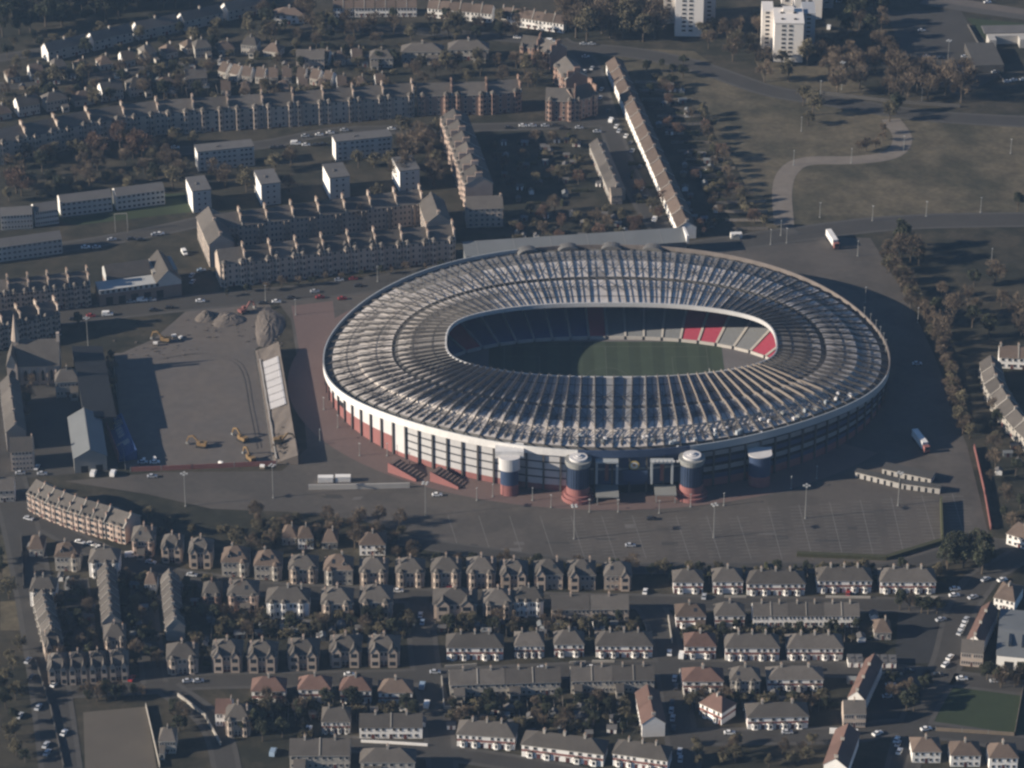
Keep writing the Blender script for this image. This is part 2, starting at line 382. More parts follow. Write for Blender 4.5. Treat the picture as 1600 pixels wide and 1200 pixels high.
house('terr2', 19, 9, 5.6, 3.5, 'hip', m_rough, m_slate, 2, bands=SB, bays=(-7, -2.3, 2.3, 7), bayk=(2.5, .8, 2.7, .5), chims=((-4.7, .5), (4.7, .5)), wins=[[], [-8, -5.5, -1.4, 1.4, 5.5, 8]], doors=(-4.7, 0, 4.7), ww=1.2, wh=1.2)
house('terr4', 24, 9, 5.6, 3.6, 'hip', m_rough, m_slate, 2, bands=SB, bays=(-9.4, -4.4, 4.4, 9.4), bayk=(2.5, .8, 2.7, .5), chims=((-6, .5), (0, .5), (6, .5)), wins=[[], [-10.6, -8, -5.2, -2.6, 2.6, 5.2, 8, 10.6]], doors=(-7, -1.6, 1.6, 7), ww=1.2, wh=1.2)
house('terrW', 23, 8.5, 5.6, 3.2, 'gable', m_white, m_slate, 2, chims=((-5.7, .5), (5.7, .5)), wins=[-10.3, -8, -5.2, -2.8, 1.2, 3.6, 6.6, 9.2], doors=(-6.6, 0, 5.2), ww=1.15, wh=1.3, ridges=(0,))
house('terrC', 24, 9.5, 6, 3.4, 'gable', m_rough, m_slate, 2, chims=((-6, .5), (6, .5)), wins=[-10.8, -8.4, -4, -1.6, 1.6, 4, 8.4, 10.8], doors=(-6, 6), ww=1.2, wh=1.3, ext=(4.5, 4, 3.4, -8), ridges=(0,))
house('terrX', 16, 9, 6, 3.4, 'hip', m_rough, m_slate, 2, chims=((0, .5),), wins=[-6.5, -4, -1.2, 1.2, 4, 6.5], doors=(0,), ww=1.2, wh=1.3, ext=(5, 4.5, 3.2, 4.5))
house('block', 17, 9.5, 6.4, 3.4, 'gable', m_sand, m_slate, 2, chims=((0, .5),), wins=[-7.2, -5.4, -3.6, -1.8, 1.8, 3.6, 5.4, 7.2], doors=(0,), ww=1.0, wh=1.4)
house('cottD', 14.9, 9, 5.8, 2.9, 'gable', m_white, m_tile, 2, chims=((7, .5),), wins=[-4.6, 4.6], doors=(0,), ww=1.1, wh=1.2, ridges=(7.2,))
house('cottE', 12, 8, 5.6, 2.8, 'gable', m_rough, m_slate, 2, chims=((5.5, .5),), wins=[-4, 0, 4], doors=(1.6,), ww=1.2, wh=1.3)
house('nsT', 9, 9, 6.2, 3.6, 'gable', m_rough, m_slate, 2, chims=((4.2, .5),), wins=[-3, 0, 3], doors=(1.5,), ridges=(4.3,), bays=(-2.2,), bayk=(2.2, .7, 3, .5))
house('nsR', 14, 8.6, 6, 3.2, 'gable', m_white, m_rtile, 2, chims=((6, .5),), wins=[-5, -2, 2, 5], doors=(0,), ww=1.2, wh=1.3)
house('whiteG', 18, 8.5, 6, 3.6, 'gable', m_rough, m_slate, 2, chims=((0, .5),), wins=[-7.5, -5, -2, 2, 5, 7.5], doors=(-3.5, 3.5), gwall=m_white)
house('cottG', 8, 9, 4.2, 3.6, 'gable', m_rough, m_tile, 1, chims=((2, .5),), wins=[-2.4, 2.4], doors=(0,), gwall=m_white)
house('bung', 11, 9, 3.6, 3.4, 'hip', m_rough, m_tile, 1, chims=((2, .5),), wins=[-3.6, 3.6], doors=(0,))
house('bungW', 12, 9, 5.2, 3.2, 'hip', m_white, m_tile, 2, chims=((0, .5),), wins=[-4.4, -1.8, 1.8, 4.4], doors=(0,), ww=1.2, wh=1.2)
house('topT', 15, 8.5, 5.8, 3.2, 'gable', m_white, m_tile, 2, chims=((-7, .5), (0, .5)), wins=[-6, -3.4, -1.2, 1.2, 3.4, 6], doors=(-2.3, 2.3), ww=1.2, wh=1.3, ridges=(0,))
house('villa_b', 12, 10.5, 7.0, 4.4, 'hip', m_rough, m_tile, 2, bays=(-3.5,), bayk=(3.2, 1.2, 6.8, 1.8), chims=((1.5, .55),), wins=[.6, 2.6, 4.6], doors=(.8,), sidewins=2, dormers=(2.6,), sky=((-2, .35),))
house('villa_c', 12, 10.5, 7.4, 3.8, 'hip', m_pink, m_slate, 2, bays=(-4.2, 4.2), bayk=(2.6, .9, 7.0, 1.2), chims=((-.4, .5), (-5, .4)), wins=[-1.6, 0, 1.6], doors=(0,), sidewins=2, sky=((1.5, .3), (-1.5, .55)), ext=(4, 3.4, 3, 1))
house('villa_d', 12, 10.5, 7.2, 4.0, 'hip', m_sand, m_slate, 2, bays=(-3.3,), bayk=('gable', 3.8, 1.2, 7.0, 2.6), chims=((3.6, .5),), wins=[.4, 2.4, 4.6], doors=(.6,), sidewins=2, sky=((2.6, .35),))
house('semi_b', 12.6, 8.6, 5.6, 3.6, 'hip', m_rough, m_slate, 2, bays=(-3.1, 3.1), bayk=(2.8, .8, 5.4, .8), chims=((0, .5),), wins=[-5.2, -.9, .9, 5.2], doors=(-5.3, 5.3), ww=1.1, wh=1.2, sky=((3, .3),))
house('semi_c', 12.6, 8.6, 5.6, 3.4, 'hip', m_white, m_tile, 2, bands=SB, bays=(-3.1, 3.1), bayk=(2.8, .8, 2.7, .5), chims=((.6, .5),), wins=[[], [-4.6, -2, 2, 4.6]], doors=(-5.3, 5.3), ww=1.2, wh=1.2, ext=(4, 3, 2.8, -4), sky=((-2, .3),))
house('terr4_b', 24, 9, 5.6, 3.6, 'hip', m_rough, m_tile, 2, bands=[(0, 5.6, 2)], bays=(-9.4, -4.4, 4.4, 9.4), bayk=(2.5, .8, 2.7, .5), chims=((-6, .5), (6, .5)), wins=[[], [-10.6, -8, -5.2, -2.6, 2.6, 5.2, 8, 10.6]], doors=(-7, -1.6, 1.6, 7), ww=1.2, wh=1.2, sky=((-8, .3), (5, .55)))
house('terr4_c', 24, 9, 5.6, 3.6, 'hip', m_rough, m_slate, 2, bands=SB, bays=(-9.4, 4.4, 9.4), bayk=(2.5, .8, 2.7, .5), chims=((-6, .5), (0, .5), (6.5, .45)), wins=[[], [-10.6, -8, -5.2, -2.6, 2.6, 5.2, 8, 10.6]], doors=(-7, -1.6, 1.6, 7), ww=1.2, wh=1.2, ext=(4.5, 3, 2.8, -4.4), sky=((2, .3), (-9, .55)), dormers=(8,))
VAR = {'villa': ['villa', 'villa', 'villa_b', 'villa_c'], 'villa2': ['villa2', 'villa2', 'villa_d'], 'semi': ['semi', 'semi_b', 'semi_c'], 'terr4': ['terr4', 'terr4_b', 'terr4_c']}
house('garW', 5, 5, 2.5, .3, 'flat', m_white, m_felt, 1, doors=(0,))
# ================================================================== the stadium
NB = 100
def spow(v, e): return math.copysign(abs(v)**e, v)
OC, OA, OB = (42.0, 6.5), 126.0, 105.0
IC, IA, IB, IE = (44.0, .3), 73.0, 40.3, 2/2.6
def outer(th, k=1.0): return (OC[0]+OA*k*cos(th), OC[1]+OB*k*sin(th))
def inner(th): return (IC[0]+IA*spow(cos(th), IE), IC[1]+IB*spow(sin(th), IE))
def _arc():
    n = 4000; P = [outer(2*pi*i/n-pi/2) for i in range(n+1)]; A = [0]
    for i in range(n): A.append(A[-1]+math.dist(P[i], P[i+1]))
    out = []; j = 0
    for k in range(NB):
        t = A[-1]*k/NB
        while A[j+1] < t: j += 1
        out.append(2*pi*(j+(t-A[j])/(A[j+1]-A[j]))/n-pi/2)
    return out
TH = _arc()          # starts at the south point and runs anticlockwise (east next)
def sst(a, b, x): x = max(0, min(1, (x-a)/(b-a))); return x*x*(3-2*x)
def z0(th): return 10.2+9.6*sst(.05, .9, -sin(th))+1.8*max(0, cos(th))+4.2*sst(.2, .95, sin(th))
def z1(th): return 21+3.2*sst(0, .9, -sin(th))-1.8*sst(.2, .9, sin(th))
PROF = [(.0, -1.0), (.0705, -1.5), (.0706, 0), (.285, 0), (.2851, .9), (.555, .8), (.5551, -.7), (.590, -.7), (.6051, .6), (1.0, .4)]
def dz(t):
    for (a, za), (b, zb) in zip(PROF, PROF[1:]):
        if t <= b: return za+(zb-za)*(t-a)/(b-a) if b > a else zb
    return PROF[-1][1]
def rp(th, t, up=0.0):
    a, b = outer(th), inner(th)
    z = z0(th)+(z1(th)-z0(th))*(max(t,0)**.9)+dz(t)+up
    return Vector((a[0]+(b[0]-a[0])*t, a[1]+(b[1]-a[1])*t, z))
def TI(i, f=0.0):
    a = TH[i % NB]+2*pi*(i//NB); b = TH[(i+1) % NB]+2*pi*((i+1)//NB)
    return a+(b-a)*f
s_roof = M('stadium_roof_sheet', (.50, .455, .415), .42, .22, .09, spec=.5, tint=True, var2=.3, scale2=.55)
s_roofb = M('shaded_south_roof_sheet', (.235, .235, .24), .45, .15, .2, spec=.4, tint=True, var2=.2, scale2=.7)
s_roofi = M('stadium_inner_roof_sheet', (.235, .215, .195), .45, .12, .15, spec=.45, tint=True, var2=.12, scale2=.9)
s_gut = M('gutter_and_shade_membrane', (.12, .115, .11), .8, .15, .3)
s_rib = M('rib_casing', (.20, .17, .145), .7, .15, .4)
s_truss = M('dark_steel', (.07, .064, .06), .6, .12, .4)
s_fasc = M('white_fascia_sheet', (.66, .64, .615), .6, .13, .35, var2=.1, scale2=1.5)
s_fascg = M('grey_and_unlit_fascia', (.33, .35, .36), .5, .08, .1)
s_panel = M('white_cladding', (.56, .54, .53), .6, .08, .2)
s_glassb = M('facade_glazing', (.22, .225, .23), .3, .1, .2, spec=.5)
s_blue = M('navy_cladding', (.035, .055, .105), .55, .12, .2)
s_red = M('red_brick_base', (.235, .10, .092), .85, .12, .25)
s_seatn = M('navy_seats', (.042, .08, .185), .6, .15, .8)
s_seatr = M('red_seats', (.40, .065, .10), .6, .12, .8)
s_seatg = M('grey_seats', (.20, .205, .21), .6, .12, .8)
s_aisle = M('pale_steps', (.46, .43, .39), .85, .1, .5)
s_pitch = M('mown_turf', (.040, .054, .034), .95, .15, .15, tint=True)
s_track = M('cinder_track', (.135, .125, .125), .95, .1, .1)
s_gold = M('gold_badge', (.42, .31, .10), .6, .1, .8)
st = tag(thing('stadium', (OC[0], OC[1], 0)), 'huge oval football stadium with a pale ribbed ring roof and open pitch', 'stadium')
OFS = Vector((-OC[0], -OC[1], 0))
def sp(name, mb, mats, parent=None, **k):
    o = mb.build(name, mats, parent or st, **k)
    if parent is None: o.location = OFS
    return o
rr = random.Random(5)
def ring(name, t0, t1, nsub, mats, split=1, darker=0.0):
    m = MB()
    for i in range(NB):
        for h in range(split):
            fa, fb = h/split, (h+1)/split
            for k in range(nsub):
                ta = t0+(t1-t0)*k/nsub; tb = t0+(t1-t0)*(k+1)/nsub
                tt = rr.uniform(.88, 1.1)*(rr.uniform(.4, .75) if rr.random() < .07 else 1)
                ta2, tb2 = max(ta, t0+.0002), min(tb, t1-.0002)
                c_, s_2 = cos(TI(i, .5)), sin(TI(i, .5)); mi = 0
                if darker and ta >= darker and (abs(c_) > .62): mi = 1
                if name != 'outer_roof_ring' and ta > .36 and s_2 < -.62 and c_ > -.72: mi = 2  # south sheets coloured darker for truss shade and tilt
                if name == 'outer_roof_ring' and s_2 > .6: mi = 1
                m.poly([rp(TI(i, fa), ta2), rp(TI(i, fb), ta2), rp(TI(i, fb), tb2), rp(TI(i, fa), tb2)], mi, tt)
    if name == 'middle_roof_ring':
        for i in range(NB): a, b = TI(i), TI(i+1); m.poly([rp(a, .2846), rp(b, .2846), rp(b, .2854), rp(a, .2854)])
    return sp(name, m, mats, tint=True)
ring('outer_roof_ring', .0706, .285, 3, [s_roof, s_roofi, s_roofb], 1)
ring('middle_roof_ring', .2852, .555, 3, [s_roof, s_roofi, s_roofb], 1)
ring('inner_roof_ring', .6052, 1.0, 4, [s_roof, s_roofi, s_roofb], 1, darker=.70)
m = MB()
for i in range(NB):
    a, b = TI(i), TI(i+1)
    m.poly([rp(a, .0), rp(b, .0), rp(b, .0704), rp(a, .0704)]); m.poly([rp(a, .0704), rp(b, .0704), rp(b, .0707), rp(a, .0707)])
sp('rim_shade_gutter', m, s_gut)  # dark sunk strip stands for the parapet's shade inside the rim
m = MB()
for i in range(NB):   # gutter with its two upstands, and the step between outer and middle rings
    a, b = TI(i), TI(i+1)
    m.poly([rp(a, .5552), rp(b, .5552), rp(b, .6049), rp(a, .6049)])
    for t in (.5550, .6050):
        m.poly([rp(a, t-.0004), rp(b, t-.0004), rp(b, t+.0004), rp(a, t+.0004)])
sp('ring_gutter', m, s_gut)
# parapet and fascia round the outer rim
SOUTH_GAP = lambda th: abs(math.atan2(sin(th+pi/2), cos(th+pi/2))) < .0      # replaced by plan position below
def gapped(th): x = outer(th)[0]; return sin(th) < -.8 and 28 < x < 76
mp = MB(); mf = MB()
for i in range(NB):
    for h in range(2):
        a, b = TI(i, h/2), TI(i, (h+1)/2)
        for k0, k1, zt, zb in ((1.003, .9985, 1.05, -2.3),):
            A, B = outer(a, k0), outer(b, k0); C_, D_ = outer(a, k1), outer(b, k1)
            za, zb2 = z0(a), z0(b)
            lit = 0 if not gapped((a+b)/2) else 2
            gx = outer((a+b)/2)[0]
            if lit == 0 and gx > 70: lit = 1  # grey sheet puts the east side's shade into the fascia
            mf.poly([(*A, za+zb), (*B, zb2+zb), (*B, zb2+zt), (*A, za+zt)], lit)
            ne = 3 if sin((a+b)/2) > -.25 and cos((a+b)/2) > -.3 else (1 if lit == 0 else lit)  # browner parapet sheet on the north and east rim
            mf.poly([(*A, za+zt), (*B, zb2+zt), (*D_, zb2+zt), (*C_, za+zt)], ne)
            mf.poly([(*D_, zb2-.9), (*C_, za-.9), (*C_, za+zt), (*D_, zb2+zt)], 3 if ne == 3 else 1)
            mf.poly([(*B, zb2+zb), (*A, za+zb), (*C_, za+zb), (*D_, zb2+zb)], 1)
sp('rim_fascia', mf, [s_fasc, s_fascg, s_blue, M('brown_parapet', (.17, .145, .13), .8, .25, .3)])
# fascia round the inner opening
m = MB()
for i in range(NB):
    for h in range(3):
        a, b = TI(i, h/3), TI(i, (h+1)/3)
        A, B = rp(a, 1.0), rp(b, 1.0); u = Vector((0,0,.5)); d = Vector((0,0,-1.5))
        A1, B1 = rp(a, .988), rp(b, .988)
        m.poly([B+d, A+d, A+u, B+u]); m.poly([A+u, A1+u, B1+u, B+u]); m.poly([A1+u, A1-u*.2, B1-u*.2, B1+u]); m.poly([A+d, B+d, B1+d, A1+d])
sp('inner_fascia', m, M('inner_edge_sheet', (.46, .45, .44), .5, .15, .2))
m = MB()     # soffit under the roof
for i in range(NB):
    a, b = TI(i), TI(i+1)
    for ta, tb in ((.01, .5), (.5, .988)):
        m.poly([rp(a, tb, -1.6), rp(b, tb, -1.6), rp(b, ta, -1.6), rp(a, ta, -1.6)])
sp('roof_soffit', m, s_truss)
# radial roof trusses
for i in range(NB):
    th = TH[i]; south = sst(.3, .9, -sin(th)); m = MB()
    north = sst(.35, .8, sin(th)); H = .6+.75*south-.3*north; nseg = 14
    top = []; bot = []
    for k in range(nseg+1):
        t = .012+.976*k/nseg
        if abs(t-.58) < .03: up = 1.2
        else: up = .35-.15*north
        hh = H*min(1, .35+6*min(t, 1-t)) if south < .5 else H*min(1, .3+3.0*max(0, t-.12))
        bot.append(rp(th, t, up)); top.append(rp(th, t, up+hh))
    for k in range(nseg):
        if south > .35 and k > 3: m.beam((bot[k]+top[k])/2, (bot[k+1]+top[k+1])/2, .5, (top[k]-bot[k]).z*.95, 1)
        m.beam(bot[k], bot[k+1], .28, .45-.2*north); m.beam(top[k], top[k+1], .28, .3)
        m.beam(bot[k], top[k+1], .2); 
        m.beam(bot[k], top[k], .22, .22, up=Vector((1,0,0)))
    for (ta, tb) in ((.09, .27), (.27, .09), (.30, .54), (.54, .30), (.62, .80), (.80, .62)):
        if True: m.beam(rp(TI(i), ta, .45), rp(TI(i+1), tb, .45), .16, .16)
    for k in range(12):
        ta, tb = .08+.9*k/12, .08+.9*(k+1)/12
        m.beam(rp(TI(i, .5), ta, .22), rp(TI(i, .5), tb, .22), .2, .22)
    for t in (.12,):
        if south > .2: m.beam(rp(TI(i, .5), t-.02, .4), rp(TI(i, .5), t+.03, .4), .9, .5)
    sp('roof_truss', m, [s_truss, s_rib])
# ring purlins
for t in (.18, .42, .72, .88):
    m = MB()
    for i in range(NB): m.beam(rp(TI(i), t, .3), rp(TI(i+1), t, .3), .16, .2)
    sp('ring_purlin', m, s_truss)
# facade
m = MB(); WXL = 1
for i in range(NB):
    a, b = TI(i), TI(i+1); mid = (a+b)/2
    A, B = outer(a, .992), outer(b, .992); ha, hb = z0(a)-2.25, z0(b)-2.25
    x = outer(mid)[0]; s = sin(mid)
    def strip(f0, f1, mi, k=.992):
        A, B = outer(a, k), outer(b, k)
        m.poly([(*A, ha*f0), (*B, hb*f0), (*B, hb*f1), (*A, ha*f1)], mi)
    if s < -.15 and x < -52 or (s >= -.15 and cos(mid) < 0):           # west: brick below, white panel above
        strip(0, .52, 0); strip(.52, 1, 1)
        if i % 6 == 2: strip(.50, .72, 3, .9935)
    elif s < -.3 and x < -44: strip(0, .12, 0); strip(.12, 1, 1)
    elif s < -.3 and x < 26:
        strip(0, .16, 0)
        for q in range(4):
            f = .16+.84*q/4
            strip(f, f+.165, 5); strip(f+.165, f+.21, 6)
    elif gapped(mid):
        strip(0, .22, 3); strip(.22, .62, 4); strip(.62, .68, 2); strip(.68, 1, 4)
    elif s < -.1:  # east glazing bands take navy and dark tones for their shade
        strip(0, .2, 0)
        for q in range(4):
            f = .2+.8*q/4
            strip(f, f+.12, 2 if q % 2 else 4); strip(f+.12, f+.2, 3)
    else: strip(0, .45, 0); strip(.45, 1, 2)
sp('facade_wall', m, [s_red, s_panel, s_glassb, m_dark, s_blue, M('grey_glazed_panel', (.46, .45, .445), .5, .1, .3), M('dark_spandrel', (.07, .07, .075), .6, .1, .3)])
for i in range(NB):
    th = TH[i]; A = outer(th, .996); m = MB(); h = z0(th)-2.32
    n = Vector((cos(th)/OA, sin(th)/OB, 0)).normalized(); t = Vector((-n.y, n.x, 0))*.35; n = n*.35
    p = [Vector((*A, 0))-t-n, Vector((*A, 0))+t-n, Vector((*A, 0))+t+n, Vector((*A, 0))-t+n]
    m.prism([(q.x, q.y) for q in p], 0, h); sp('facade_column', m, s_truss)
# seating bowl: blocks, aisles, front wall
SCN = (43.5, 2.0); SA, SBB, SE = 80.7, 41.7, 2/2.25
def bowl(th, t):
    a = (SCN[0]+SA*spow(cos(th), SE), SCN[1]+SBB*spow(sin(th), SE)); b = outer(th, .97)
    zt = min(z0(th)-1.0, 11+2.5*max(0, sin(th))) if sin(th) > -.5 else 15
    return Vector((a[0]+(b[0]-a[0])*t, a[1]+(b[1]-a[1])*t, 1.3+(zt-1.3)*(max(t,0)**1.08)))
def _sarc(N_):
    n = 4000; P = [bowl(2*pi*i/n-pi/2, 0) for i in range(n+1)]; A = [0]
    for i in range(n): A.append(A[-1]+(P[i]-P[i+1]).length)
    out = []; j = 0; j0 = 0
    for k in range(N_+1):
        t = A[-1]*k/N_
        while j < n-1 and A[j+1] < t: j += 1
        out.append(2*pi*(j+(t-A[j])/(A[j+1]-A[j]))/n-pi/2)
    return out
NS = 48; TS = _sarc(NS)
def col_at(x):       # colours of the blocks along the north side, west to east
    for lim, c in ((14, 'n'), (31, 'n'), (38.5, 'd'), (48, 'r'), (77, 'g'), (94, 'r'), (110, 'g')):
        if x < lim: return c
    return 'r'
for i in range(NS):
    a, b = TS[i], TS[i+1]; mid = (a+b)/2; x = bowl(mid, 0).x
    if sin(mid) > 0:
        c = col_at(x)
        if x < -12: c = 'r' if i % 5 < 2 else 'n'
    else: c = 'n' if i % 4 else 'r'
    if c == 'd': c = 'r'
    da = (b-a)*.055; m = MB(); n = 8
    for k in range(n):
        ta, tb = k/n, (k+1)/n
        P, Q = bowl(a+da, ta), bowl(b-da, ta); P2, Q2 = bowl(a+da, tb), bowl(b-da, tb)
        zt = P2.z
        m.poly([Q, P, P2, Q2])
    bl = sp('seating_block', m, {'n': s_seatn, 'r': s_seatr, 'g': s_seatg}[c])
    if c == 'r': bl['label'] = 'block of red seats'
    m = MB(); P = [bowl(b-da, k/8)+Vector((0,0,.35)) for k in range(9)]; Q = [bowl(b+da, k/8)+Vector((0,0,.35)) for k in range(9)]
    for k in range(8): m.poly([Q[k], P[k], P[k+1], Q[k+1]])
    sp('aisle_steps', m, s_aisle)
    m = MB(); w0, w1 = bowl(a+da*1.3, -.012), bowl(b-da*1.3, -.012); v0, v1 = bowl(a+da*1.3, -.002), bowl(b-da*1.3, -.002)
    m.add([(w0.x, w0.y, 0), (w1.x, w1.y, 0), (w1.x, w1.y, 1.7), (w0.x, w0.y, 1.7), (v0.x, v0.y, 1.7), (v1.x, v1.y, 1.7)], [(1,0,3,2), (2,3,4,5)])
    sp('perimeter_wall', m, s_aisle)
m = MB()
for i in range(NS):
    a, b = TS[i], TS[i+1]
    P, Q = bowl(a, .003), bowl(b, .003); m.poly([(Q.x, Q.y, 0), (P.x, P.y, 0), (P.x, P.y, 1.3), (Q.x, Q.y, 1.3)])
    for ta, tb in ((0, .5), (.5, 1)): m.poly([bowl(b, ta)-Vector((0,0,.35)), bowl(a, ta)-Vector((0,0,.35)), bowl(a, tb)-Vector((0,0,.35)), bowl(b, tb)-Vector((0,0,.35))])
sp('bowl_slab', m, m_conc)
# big letters picked out in pale seats across the north stand
STROKES = {'H': [(0,0,0,1), (1,0,1,1), (0,.5,1,.5)], 'A': [(0,0,.5,1), (.5,1,1,0), (.22,.45,.78,.45)], 'M': [(0,0,0,1), (1,0,1,1), (0,1,.5,.4), (.5,.4,1,1)],
           'P': [(0,0,0,1), (0,1,.9,1), (.9,1,.9,.5), (.9,.5,0,.5)], 'D': [(0,0,0,1), (0,1,.7,1), (.7,1,1,.7), (1,.7,1,.3), (1,.3,.7,0), (.7,0,0,0)],
           'E': [(0,0,0,1), (0,1,1,1), (0,.5,.8,.5), (0,0,1,0)], 'N': [(0,0,0,1), (0,1,1,0), (1,0,1,1)]}
blocks = sorted([(bowl((TS[i]+TS[i+1])/2, 0).x, i) for i in range(NS) if sin((TS[i]+TS[i+1])/2) > .3])
near = min(range(len(blocks)), key=lambda k: abs(blocks[k][0]-65))
for k, chh in enumerate('HAMPDEN'):
    bi = blocks[near-6+k][1]; a, b = TS[bi+1], TS[bi]; m = MB()
    for (xa, ya, xb, yb) in STROKES[chh]:
        def q(u, v):
            return bowl(a+(b-a)*(.24+.52*u), .34+.30*v)+Vector((0,0,.75))
        m.beam(q(xa, ya), q(xb, yb), .95, .12)
    o = sp('seat_letter', m, M('pale_seats', (.36, .38, .40), .6, .1, .8)); o['label'] = 'letter %s in pale seats' % chh
# stair towers on the south front
def tower(px, py, r, h, kind):
    c = G(px, py); e = bpy.data.objects.new('stair_tower', None); COL.objects.link(e); e.parent = st; e.location = (c.x-OC[0], c.y-OC[1], 0)
    if kind == 'round':
        m = MB(); m.cyl((0,0), r*1.42, r*1.42, 0, 1.6, 28); m.cyl((0,0), r*1.22, r*1.22, 1.6, 3.0, 28, cap=True); m.cyl((0,0), r*1.0, r*1.0, 3.0, 6.2, 28, cap=False); m.build('brick_base', s_red, e)
        m = MB(); m.cyl((0,0), r*.98, r*.98, 6.2, h-3.6, 28, cap=False)
        for k in range(28):
            a = 2*pi*k/28
            m.beam((r*cos(a), r*sin(a), 6.2), (r*cos(a), r*sin(a), h-3.6), .18, .18, 1, up=Vector((cos(a), sin(a), 0)))
        m.build('shaft', [s_blue, m_glass], e)
        m = MB(); m.cyl((0,0), r*1.14, r*1.14, h-2.6, h-1.0, 28); m.cyl((0,0), r*1.06, r*1.06, h-3.6, h-3.1, 28); m.build('ring_band', m_steel, e)
        m = MB(); m.cyl((0,0), r*1.0, r*1.0, h-3.1, h-2.6, 28); m.cyl((0,0), r*.78, r*.78, h-1.0, h, 28); m.cyl((0,0), r*.42, r*.42, h, h+.3, 20); m.cyl((0,0), r*.2, r*.2, h+.3, h+.8, 14); m.build('cap', s_panel, e)
    else:
        w = r
        pts = [(-w, 6), (-w, 0)]+[(w*cos(pi+pi*k/12), w*.7*sin(pi+pi*k/12)) for k in range(1, 12)]+[(w, 0), (w, 6)]
        hb = 5.0
        m = MB(); m.prism([(x*.95, y*.95) for x, y in pts], 0, hb); m.build('brick_base', s_red, e)
        m = MB(); m.prism([(x*.95-.01, y*.95) for x, y in pts], hb, h*.68 if kind == 'white' else h-.4); m.build('shaft', s_blue, e)
        if kind == 'white':
            m = MB(); m.prism([(x*1.1, y*1.05) for x, y in pts], h*.68, h); m.build('cap', s_panel, e)
            m = MB(); m.box(-w*1.5, 1, h-1.2, w*1.5, 9, h+2.0); m.build('head_box', s_fasc, e)
        else:
            m = MB(); m.prism([(x*1.05, y*1.02) for x, y in pts], h-.4, h); m.build('cap', s_panel, e)
tower(903, 777, 4.9, 19.6, 'round'); tower(1079.5, 774, 4.9, 19.6, 'round'); tower(796, 771, 4.0, 17.6, 'white'); tower(1186, 757, 4.8, 14.8, 'box')
# main entrance: round badge, portal frames, canopies, name board of small pale letters
th_b = min(TH, key=lambda t: abs(outer(t)[0]-(G(991, 750).x)) + (0 if sin(t) < 0 else 1e3))
yb = outer(th_b, .992)[1]-.9
def at_face(px, py):           # point on the south face at this survey position
    p = G(px, py); d = (p-Vector((CX, CY, CZ))); t = (yb-CY)/d.y
    return Vector((CX, CY, CZ))+d*t
c = at_face(991, 727); m = MB()
for (ra, rb, y, mi) in ((2.15, 1.5, -.02, 0), (1.5, 0, -.05, 1), (.8, 0, -.08, 0), (.4, 0, -.11, 2)):
    n = 24
    for k in range(n):
        a0, a1 = 2*pi*k/n, 2*pi*(k+1)/n
        o_ = [(c.x+ra*cos(a), c.y+y, c.z+ra*sin(a)) for a in (a0, a1)]; i_ = [(c.x+rb*cos(a), c.y+y, c.z+rb*sin(a)) for a in (a1, a0)]
        m.poly(o_+i_ if rb else o_+[(c.x, c.y+y, c.z)], mi)
m.cyl((0, 0), .001, .001, 0, .001, 3, 0)
sp('round_badge', m, [s_gold, s_panel, s_seatr])
def face_box(name, px0, py0, px1, py1, th, mat, out=0.0):
    a, b = at_face(px0, py1), at_face(px1, py0); m = MB(); m.box(a.x, yb-th-out, a.z, b.x, yb-out, b.z); return sp(name, m, mat)
for (xa, xb) in ((930, 966), (1016, 1052)):
    face_box('portal_frame', xa, 716, xb, 718.5, 3.2, s_fascg)
    face_box('portal_frame', xa, 718.6, xa+4, 752, 2.6, s_fascg); face_box('portal_frame', xb-4, 718.6, xb, 752, 2.6, s_fascg)
    face_box('banner', (xa+xb)/2-3, 724, (xa+xb)/2+3, 750, .25, m_band, .4)
face_box('blue_panel', 972, 734, 1012, 752, .5, s_blue)
for k in range(7): face_box('sign_letter', 1018+k*6.4, 713, 1022+k*6.4, 716.0, .3, s_fasc, 3.3)
for (xa, xb, y) in ((931, 967, 774), (1023, 1057, 771)):
    a, b = G(xa, y, 4.2), G(xb, y, 4.2); m = MB(); m.box(a.x, a.y-1.2, 3.7, b.x, yb+.4, 4.2)
    m.box(a.x+.4, a.y-.8, 0, a.x+.8, a.y-.4, 3.7); m.box(b.x-.8, b.y-.8, 0, b.x-.4, b.y-.4, 3.7); sp('entrance_canopy', m, m_steel)
# masts, rooftop plant and rim vents
def mast(th, t, h):
    p = rp(th, t); m = MB(); m.tube((0,0,0), (0,0,h), .16, .08, 6); m.box(-.4, -.1, h, .4, .1, h+.5)
    o = m.build('mast', m_steel, st); o.location = p+OFS
for k in range(9): mast(pi*.70+k*.052, .29, 6.0)
for k in range(6): mast(.02+k*.062, .02, 6.5)
rp2 = random.Random(3)
for k in range(34):
    th = -pi/2+rp2.uniform(-.15, 1.05); t = rp2.uniform(.03, .2); p = rp(th, t, .1); m = MB()
    w, d, h = rp2.uniform(.8, 2.2), rp2.uniform(.8, 1.8), rp2.uniform(.7, 1.7); m.box(-w/2, -d/2, 0, w/2, d/2, h); m.cyl((0,0), w*.3, w*.3, h, h+.3, 8)
    o = m.build('roof_plant_unit', rp2.choice([m_steel, s_fascg, s_panel]), st); o.location = p+OFS; o.rotation_euler = (0, 0, th)
